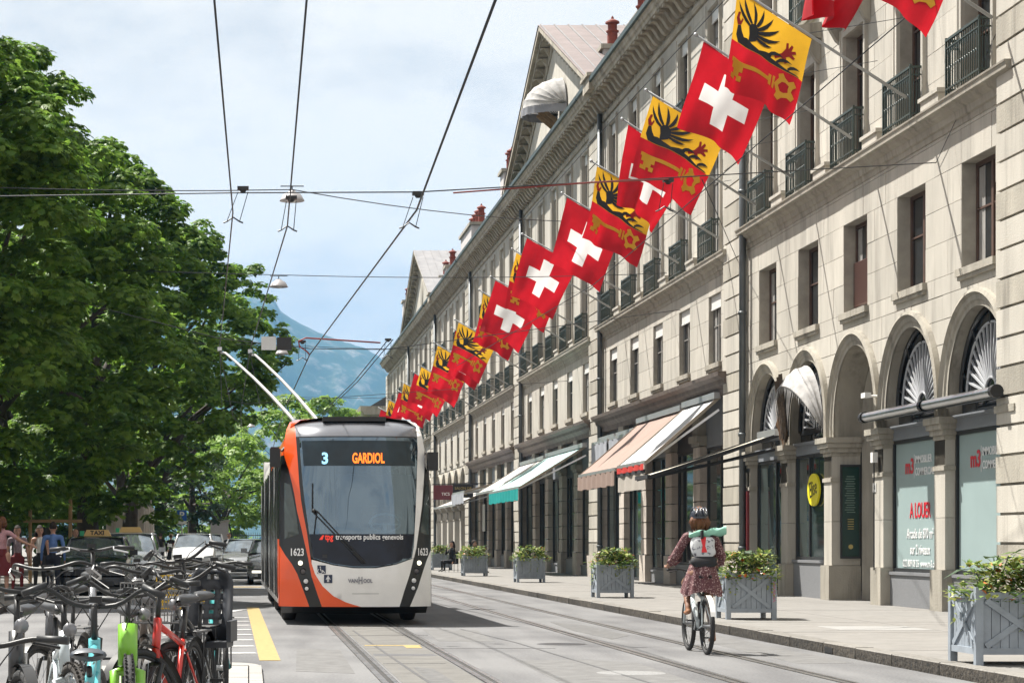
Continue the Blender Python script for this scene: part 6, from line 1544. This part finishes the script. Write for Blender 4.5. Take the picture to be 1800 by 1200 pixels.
def head_parts(T, c, f, hairm, style, skin, scale=1.0):
    """eyes, ears and hair for a head centred at c facing f"""
    c = Vector(c); f = unit(f); r = unit(f.cross(Vector((0,0,1)))); b = MB()
    for s in (-1,1): b.ball(c+f*.085+r*(s*.033)+Vector((0,0,.008)), .011, 8, 6)
    b.build('eyes', mat('eye dark', (.03,.02,.018), .3, var=0), T, True)
    if style == 'bald': return
    h = MB(); cc = c+Vector((0,0,.028))-f*.018
    def H(u, v):
        a = 2*math.pi*u; e = math.pi*.5*(1-v*1.28); x, y, z = math.cos(a)*math.cos(e), math.sin(a)*math.cos(e), math.sin(e)
        k = 1.0
        if y > .2 and z < .45: z = .45+(z-.45)*.12          # hairline above the brow
        q = 1+.05*math.sin(a*9+v*7)
        return cc+r*(x*.086*q)+f*(y*.104*q)+Vector((0,0,z*.118*q))
    h.grid(H, 22, 12, True)
    if style in ('long','pony','wavy'):
        for k in range(26):
            a = (k/25-.5)*2.6+math.pi; p = cc+(f*math.cos(a)+r*math.sin(a))*.088+Vector((0,0,random.uniform(-.03,.03)))
            L_ = {'long': .25, 'pony': .12, 'wavy': .16}[style]*random.uniform(.75,1.2)
            w_ = (f*math.cos(a)+r*math.sin(a))*.02
            h.tube([p, p+w_+Vector((random.uniform(-.015,.015),0,-L_*.5)), p-w_*.3+Vector((random.uniform(-.02,.02),0,-L_))], [.022,.024,.008], 6)
    if style == 'pony': h.tube([cc-f*.10, cc-f*.17+Vector((0,0,-.03)), cc-f*.17+Vector((0,0,-.16)), cc-f*.14+Vector((0,0,-.24))], [.03,.04,.03,.01], 8)
    h.build('hair', hairm, T, True)
def person(label, x, y, face, H, top, legs, skin=SKIN, hair=None, style='short', arms=('down','down'), fem=False, skirt=None, z=0.0, sleeve=1.0, seated=False, voxel=.017, group='people under the trees', bare=False, hat=None):
    T = thing('person', label, 'person', (x, y, z), face, group)          # local -Y is where the person looks
    k = H/1.75; S_ = []; sh = (.165 if fem else .195); hipw = .095
    v = lambda a, b, c: Vector((a*k, b*k, c*k))
    mt = [skin, top, legs, mat('shoes dark', (.03,.025,.022), .5)]
    dz = -.47 if seated else 0
    hip = .93+dz
    S_ += [(v(0,0,hip+.02), v(0,.0,hip+.14), .135*k if not fem else .14*k, .125*k, 2, .72), (v(0,.0,hip+.13), v(0,.01,hip+.34), .125*k, .15*k if not fem else .135*k, 1, .70), (v(0,.01,hip+.34), v(0,.015,hip+.46), .155*k, .13*k, 1, .66)]
    S_ += [(v(-sh*.8,.015,hip+.49), v(sh*.8,.015,hip+.49), .062*k, .062*k, 0 if bare else 1)]
    S_ += [(v(0,.015,hip+.50), v(0,-.005,hip+.63), .056*k, .05*k, 0), (v(0,-.015,hip+.665), v(0,-.005,hip+.735), .072*k, .088*k, 0), (v(0,-.05,hip+.655), v(0,-.03,hip+.70), .05*k, .06*k, 0), (v(0,-.098,hip+.70), v(0,-.112,hip+.675), .011*k, .016*k, 0)]
    S_ += [(v(s*.085,.005,hip+.70), v(s*.09,.008,hip+.675), .014*k, .012*k, 0) for s in (-1,1)]
    for s in (-1,1):
        if seated: kn = v(s*.11,-.42,hip-.02); an = v(s*.12,-.40,.09)
        else: kn = v(s*.10,-.02 if s > 0 else .03,.50); an = v(s*.11,.02 if s > 0 else .07,.09)
        hp_ = v(s*hipw,0,hip); li = 0 if skirt else 2
        S_ += [(hp_, kn, .088*k, .058*k, li), (kn, an, .056*k, .036*k, li), (an, an+v(0,-.15,-.045), .038*k, .03*k, 3)]
        a = arms[0 if s < 0 else 1]; s0 = v(s*sh,.015,hip+.485)
        if a == 'down': e1, w1 = v(s*(sh+.06),.03,hip+.20), v(s*(sh+.07),-.06,hip-.02)
        elif a == 'out': e1, w1 = v(s*(sh+.22),-.06,hip+.32), v(s*(sh+.44),-.12,hip+.22)
        elif a == 'face': e1, w1 = v(s*(sh+.02),-.20,hip+.28), v(s*.07,-.20,hip+.55)
        else: e1, w1 = v(s*(sh+.05),.02,hip+.22), v(s*(sh-.05),-.2,hip+.2)
        m1 = s0.lerp(e1, .75*min(1, sleeve*2)); S_ += [(s0, e1, .050*k, .040*k, 1 if sleeve >= .5 else (0 if bare else 1)), (e1, w1, .038*k, .027*k, 1 if sleeve >= 1 else 0)]
        if sleeve < .5 and not bare: S_[-2] = (s0, s0.lerp(e1,.5), .055*k, .046*k, 1); S_.append((s0.lerp(e1,.45), e1, .042*k, .038*k, 0))
        hand(S_, w1, unit(w1-e1), v(0,-1,0) if a == 'down' else v(0,0,1), 0, .4)
    obj('body', body_mesh('body', S_, mt, voxel, 2), T)
    if skirt:
        MB().grid(lambda u, w_: ((.13+.09*w_+.012*math.sin(u*44)*w_)*k*math.cos(2*PI_*u), (.105+.085*w_+.012*math.sin(u*44)*w_)*k*math.sin(2*PI_*u), (1.0-.5*w_)*k), 36, 8, True).build('skirt', skirt, T, True)
    hm = hair or mat('hair dark brown', (.022,.013,.009), .85, var=.3, scale=40)
    head_parts(T, v(0,-.012,hip+.705), (0,-1,0), hm, style, skin)
    if hat: MB().lathe([(.0,.13),(.07,.125),(.088,.09),(.092,.05),(.19,.035),(.185,.028),(.09,.04)], v(0,-.01,hip+.72), 18).build('hat', hat, T, True)
    return T
BLUE = mat('shirt blue cotton', (.10,.19,.42), .8, var=.1, scale=14); NAVYT = mat('trousers navy', (.014,.017,.028), .8); WTOP = mat('white top', (.6,.58,.55), .8); BLKT = mat('black cloth', (.014,.014,.016), .8, var=.2)
PLAID = mat('plaid shirt', (.22,.17,.19), .8, var=.4, scale=30); PINK = mat('pink tee', (.48,.27,.29), .8, var=.2, scale=40); REDC = mat('red skirt cloth', (.13,.014,.018), .8, var=.2); GRYC = mat('grey trousers cloth', (.10,.10,.11), .8)
AUB = mat('hair auburn', (.12,.045,.016), .75, var=.35, scale=40); BLND = mat('hair fair', (.30,.19,.09), .5, var=.3, scale=40)
person('man in blue shirt seen from behind, standing beside the dark taxi', -4.6, 51.0, rad(185), 1.80, BLUE, NAVYT, style='short')
person('woman in white off-shoulder top and black trousers beside the man in blue', -5.2, 54.0, rad(15), 1.74, WTOP, BLKT, style='long', fem=True, bare=True, sleeve=.2)
person('man in open plaid shirt facing the camera under the trees', -5.78, 54.2, rad(10), 1.74, PLAID, REDC, style='short', sleeve=.4)
person('woman in pink tee holding her arm out, at the left picture edge', -5.36, 47.2, rad(170), 1.76, PINK, REDC, hair=AUB, style='pony', fem=True, arms=('out','down'), skirt=REDC, sleeve=.4, z=.12)
person('bald man in dark suit half hidden behind the dark taxi', -4.95, 62.0, rad(20), 1.72, NAVYT, NAVYT, style='bald')
person('pedestrian in dark jacket left of the parking sign', -4.25, 105.0, rad(180), 1.76, BLKT, NAVYT, group='far pedestrians', voxel=.024, z=.0)
person('pedestrian in straw hat and dark top left of the white off-road car', -3.78, 106.0, rad(175), 1.72, BLKT, GRYC, group='far pedestrians', voxel=.024, fem=True, hat=mat('straw', (.45,.33,.17), .8), skirt=BLKT)
person('pedestrian in orange-red top beside the straw hat', -3.55, 108.0, rad(185), 1.68, mat('orange top', (.45,.08,.03), .8), GRYC, group='far pedestrians', voxel=.024)
person('pedestrian in dark coat behind the silver saloon', -.88, 100.0, rad(20), 1.76, BLKT, BLKT, group='far pedestrians', voxel=.024)
person('seated cafe guest in black with hand to face, behind the planters', 8.35, 88.5, rad(-70), 1.72, BLKT, BLKT, style='long', fem=True, seated=True, arms=('face','down'), z=.12, group='cafe guests', voxel=.024)
person('seated cafe guest in dark clothes close to the stone pier', 8.95, 85.5, rad(70), 1.76, BLKT, NAVYT, style='short', seated=True, z=.12, group='cafe guests', voxel=.024)
for i, (x, y) in enumerate(((8.35,88.5),(8.95,85.5))):
    c = thing('cafe_chair', ['dark bistro chair under the guest with hand to face','dark bistro chair under the guest close to the pier'][i], 'chair', (x, y, .12), rad(-70 if i == 0 else 70)); MB().box((-.2,-.25,.33),(.2,.2,.37)).build('seat', BLKT, c); MB().box((-.2,.17,.37),(.2,.2,.82)).build('backrest', BLKT, c)
    for a in (-.18,.18):
        for b_ in (-.22,.18): MB().tube([(a,b_,0),(a,b_,.34)], .012, 5).build('leg', DARKF, c)
tb_ = thing('cafe_table', 'small round white cafe table behind the planters', 'table', (8.75,87.0,.12)); MB().lathe([(0,.74),(.35,.74),(.35,.71),(0,.71)], (0,0,0), 18).build('table_top', WHITE, tb_); MB().tube([(0,0,0),(0,0,.71)], .03, 8).build('leg', DARKF, tb_); MB().lathe([(0,.02),(.22,.015),(.22,0)], (0,0,0), 14).build('base', DARKF, tb_)

# ------------------------------------------------------------------ the cyclist
CX, CYY = 5.50, 25.9
bk = bicycle('white bicycle ridden along the tram track by the woman', CX, CYY, 0, ('white', (.52,.55,.56)), 0, 'flat', 1.02, .93, fender=False, z=0, fat=1.3, light=False, tyre=TYRE, stand=False)
bk['group'] = 'bicycle in use'
MB().tube([(0,.33,.42),(0,.40,.62)], .035, 8).build('bottle', BLACK, bk)
MB().grid(lambda u, v: ((v-.5)*.06, .37*math.cos(1.7+1.1*u), .345+.37*math.sin(1.7+1.1*u)), 8, 4).build('mudguard', BWHITE, bk)
cyc = thing('person', 'woman cyclist in floral dress and dark helmet riding away', 'person', (CX, CYY, 0), 0)
DRESS = mat('floral dress', (.105,.036,.042), .8, var=.3, scale=58, col2=(.46,.33,.31), c2pos=(.56,.60))
mt = [SKIN2, DRESS, mat('sandal tan', (.35,.16,.08), .6)]
hipz = .985; S_ = []
S_ += [((0,.22,hipz-.02),(0,.26,hipz+.12),.15,.115,1,.8), ((0,.26,hipz+.12),(0,.34,hipz+.30),.108,.122,1,.72), ((0,.34,hipz+.30),(0,.39,hipz+.42),.128,.11,1,.68), ((-.14,.40,1.415),(.14,.40,1.415),.058,.058,1)]
S_ += [((0,.405,1.43),(0,.45,1.56),.052,.047,0), ((0,.465,1.60),(0,.47,1.66),.074,.086,0), ((0,.52,1.585),(0,.52,1.63),.048,.058,0), ((0,.572,1.63),(0,.585,1.61),.011,.015,0)]
bbz, bby = .29, .43
pedL = Vector((-.16,bby+.05,bbz+.165)); pedR = Vector((.16,bby-.05,bbz-.165))
for s, pd in ((-1,pedL),(1,pedR)):
    hp_ = Vector((s*.09,.25,hipz-.02)); ank = pd+Vector((-s*.02,-.05,.10)); mid = (hp_+ank)/2; d = ank-hp_; L2 = math.sqrt(max(.003, .43**2-(d.length/2)**2)); kn = mid+Vector((0,1,.25)).normalized()*L2
    S_ += [(hp_, kn, .088, .056, 0), (kn, ank, .055, .035, 0), (ank+Vector((0,-.03,-.05)), pd+Vector((-s*.02,.09,.03)), .034, .028, 2), (ank, ank+Vector((0,-.02,-.05)), .034, .034, 2)]
for s in (-1,1):
    s0 = Vector((s*.165,.40,1.41)); e1 = Vector((s*.285,.50,1.17)); w1 = Vector((s*.305,.80,1.065))
    S_ += [(s0, e1, .056, .058, 1), (e1, w1, .038, .026, 0)]
    hand(S_, w1, (0,.9,-.25), (-s,0,.15), 0, .95)
obj('body', body_mesh('body', S_, mt, .011, 3), cyc)
def SK(u, v):
    a = 2*PI_*u; fr = .5+.5*math.sin(a); wv = .018*math.sin(a*11+1)*v
    rx, ry = .128+.115*v**.8+wv, .105+.115*v**.8+wv
    return (rx*math.cos(a), .265+.03*v+ry*math.sin(a)+.09*v*max(0, math.sin(a)), 1.12-.40*v+.03*math.sin(a*3+.5)*v+.10*v*max(0, math.sin(a)))
MB().grid(SK, 60, 12, True).build('skirt', DRESS, cyc, True)
for s in (-1,1):
    MB().grid(lambda u, v: (s*(.245+.05*v)+ (.060+.010*math.sin(u*38))*math.cos(2*PI_*u), .54+.09*v, 1.165-.05*v+(.062+.010*math.sin(u*38))*math.sin(2*PI_*u)), 24, 4, True).build('sleeve_frill', DRESS, cyc, True)
head_parts(cyc, (0,.485,1.635), (0,1,0), AUB, 'wavy', SKIN2)
HEL = mat('helmet navy', (.016,.02,.034), .3, var=.2, coat=.4)
def HM(u, v):
    a = 2*PI_*u; e = PI_/2*(1-v*1.05); return (.108*math.cos(a)*math.cos(e), .475+.142*math.sin(a)*math.cos(e), 1.645+.118*math.sin(e))
ho = MB().grid(HM, 28, 10, True).build('helmet', HEL, cyc, True); hr = MB()
for k in range(5):
    x0 = -.07+.035*k; hr.tube([(x0*1.05, .475+.15*math.sin(t)*math.cos(abs(x0)*6), 1.648+.124*math.cos(t)*math.cos(abs(x0)*5)) for t in (-1.45+2.9*j/12 for j in range(13))], .011, 6)
hr.build('helmet_rib', HEL, ho, True)
hv = MB()
for s in (-1,1): hv.tube([(s*.035,.375,1.738),(s*.062,.348,1.70),(s*.074,.345,1.665)], .005, 5); hv.tube([(s*.02,.40,1.757),(s*.0,.43,1.766)], .004, 4)
hv.build('pale_stripe', WHITE, ho)
# rucksack on her back
rk = thing('rucksack', 'white marbled rucksack with red emblem and mint roll top on the cyclist', 'bag', (CX, CYY, 0))
MARB = mat('marbled white fabric', (.50,.51,.52), .75, scale=20, col2=(.13,.13,.15), c2pos=(.545,.58)); MINT = mat('mint fabric', (.24,.50,.38), .6, var=.15, scale=8)
def RS(x0, x1, y0, y1, z0, z1, tilt=.35, puff=.02):
    def P(u, v):
        a = 2*PI_*u; n_ = 3.2; cx = math.copysign(abs(math.cos(a))**(2/n_), math.cos(a)); cy_ = math.copysign(abs(math.sin(a))**(2/n_), math.sin(a)); e = 1-.25*abs(2*v-1)**6
        z_ = z0+(z1-z0)*v; return ((x0+x1)/2+(x1-x0)/2*cx*e+puff*.3*math.sin(v*9), (y0+y1)/2+(y1-y0)/2*cy_*e+tilt*(z_-1.2), z_)
    return P
def cap(b, P, n=26):
    for v in (0,1): k = len(b.v); b.v += [tuple(P(i/n, v)) for i in range(n)]; b.f.append([k+i for i in range(n)]); b.m.append(0)
    return b
P = RS(-.145,.145,.15,.27,1.175,1.41); cap(MB().grid(P, 26, 9, True), P).build('main_sack', MARB, rk, True, auto=50)
P = RS(-.16,.16,.145,.27,1.05,1.17); cap(MB().grid(P, 26, 5, True), P).build('black_base', BLKT, rk, True, auto=50)
def RT(u, v):
    x_ = -.16+.45*v; r_ = .024+.03*v*(1-.2*v); a = 2*PI_*u; return (x_, .27+r_*.8*math.cos(a)+.02*v, 1.435+.05*v+r_*math.sin(a)*1.1+.012*math.sin(v*17+a*2))
b = MB().grid(RT, 14, 16, True); k = len(b.v)
for v in (0,1): k = len(b.v); b.v += [tuple(RT(i/14, v)) for i in range(14)]; b.f.append([k+i for i in range(14)]); b.m.append(0)
b.build('roll_top', MINT, rk, True, auto=60)
MB().box((-.03,.19,1.39),(.0,.25,1.49)).build('buckle_strap', BLKT, rk)
em = MB()
for (za, zb_, wa, wb_) in ((1.375,1.41,.03,.034),(1.30,1.375,.016,.03),(1.25,1.30,.03,.016),(1.225,1.25,.034,.03)):
    f_ = lambda z_: .146+.35*(z_-1.2)
    em.add([(-wa,f_(za),za),(wa,f_(za),za),(wb_,f_(zb_),zb_),(-wb_,f_(zb_),zb_)], [(0,1,2,3)])
em.build('red_emblem', mat('emblem red', (.6,.02,.025), .6, var=0), rk)
for s in (-1,1): MB().tube([(s*.11,.26,1.42),(s*.125,.40,1.475),(s*.13,.47,1.36),(s*.14,.36,1.14),(s*.13,.26,1.08)], .015, 6, squash=1.6).build('shoulder_strap', BLKT, rk)

# ------------------------------------------------------------------ small shopfront things
bx_ = thing('wall_lamp', 'small white alarm box on the near arch pier', 'box', (12.25,42.3,3.0)); MB().obox((0,0,0), .1,.16,.2).build('case', WHITE, bx_); MB().tube([(0,0,-.1),(0,0,-2.2)], .015, 5).build('conduit', DARKF, bx_)
cm = thing('security_camera', 'white security camera on the arch pier by the passage', 'camera', (12.2,42.35,4.2)); MB().tube([(.15,0,0),(0,0,0)], .025, 6).build('bracket', WHITE, cm); MB().obox((-.08,.05,.02), .12,.28,.1).build('housing', WHITE, cm)
nm = thing('number_plate', 'small white house number plate on the arch pier', 'sign', (12.325,42.55,2.42)); MB().box((0,-.09,-.09),(.01,.09,.09)).build('plate', WHITE, nm); text('digits', '13', .13, Matrix(((0,0,-1,-.002),(-1,0,0,0),(0,1,0,0),(0,0,0,1))), BLACK, nm, .002)
mn = thing('menu_board', 'white menu sheet on the cafe wall', 'board', (12.2,112,1.9)); MB().box((0,-.5,0),(.03,.5,1.4)).build('sheet', WHITE, mn)

# ------------------------------------------------------------------ haze
hz = MB().box((-5200,-120,-4),(5200,6400,690)).build('haze', mat('limestone', (0,0,0)), None)
hm = bpy.data.materials.new('haze air'); hm.use_nodes = True; t = hm.node_tree; t.nodes.clear()
o = t.nodes.new('ShaderNodeOutputMaterial'); v = t.nodes.new('ShaderNodeVolumePrincipled'); v.inputs['Color'].default_value = (.19,.50,.90,1); v.inputs['Density'].default_value = HAZE_D; v.inputs['Anisotropy'].default_value = .0
t.links.new(v.outputs[0], o.inputs['Volume']); hz.data.materials.clear(); hz.data.materials.append(hm); hz['kind'] = 'stuff'; hz['label'] = 'pale blue summer haze filling the air towards the mountain'; hz['category'] = 'haze'
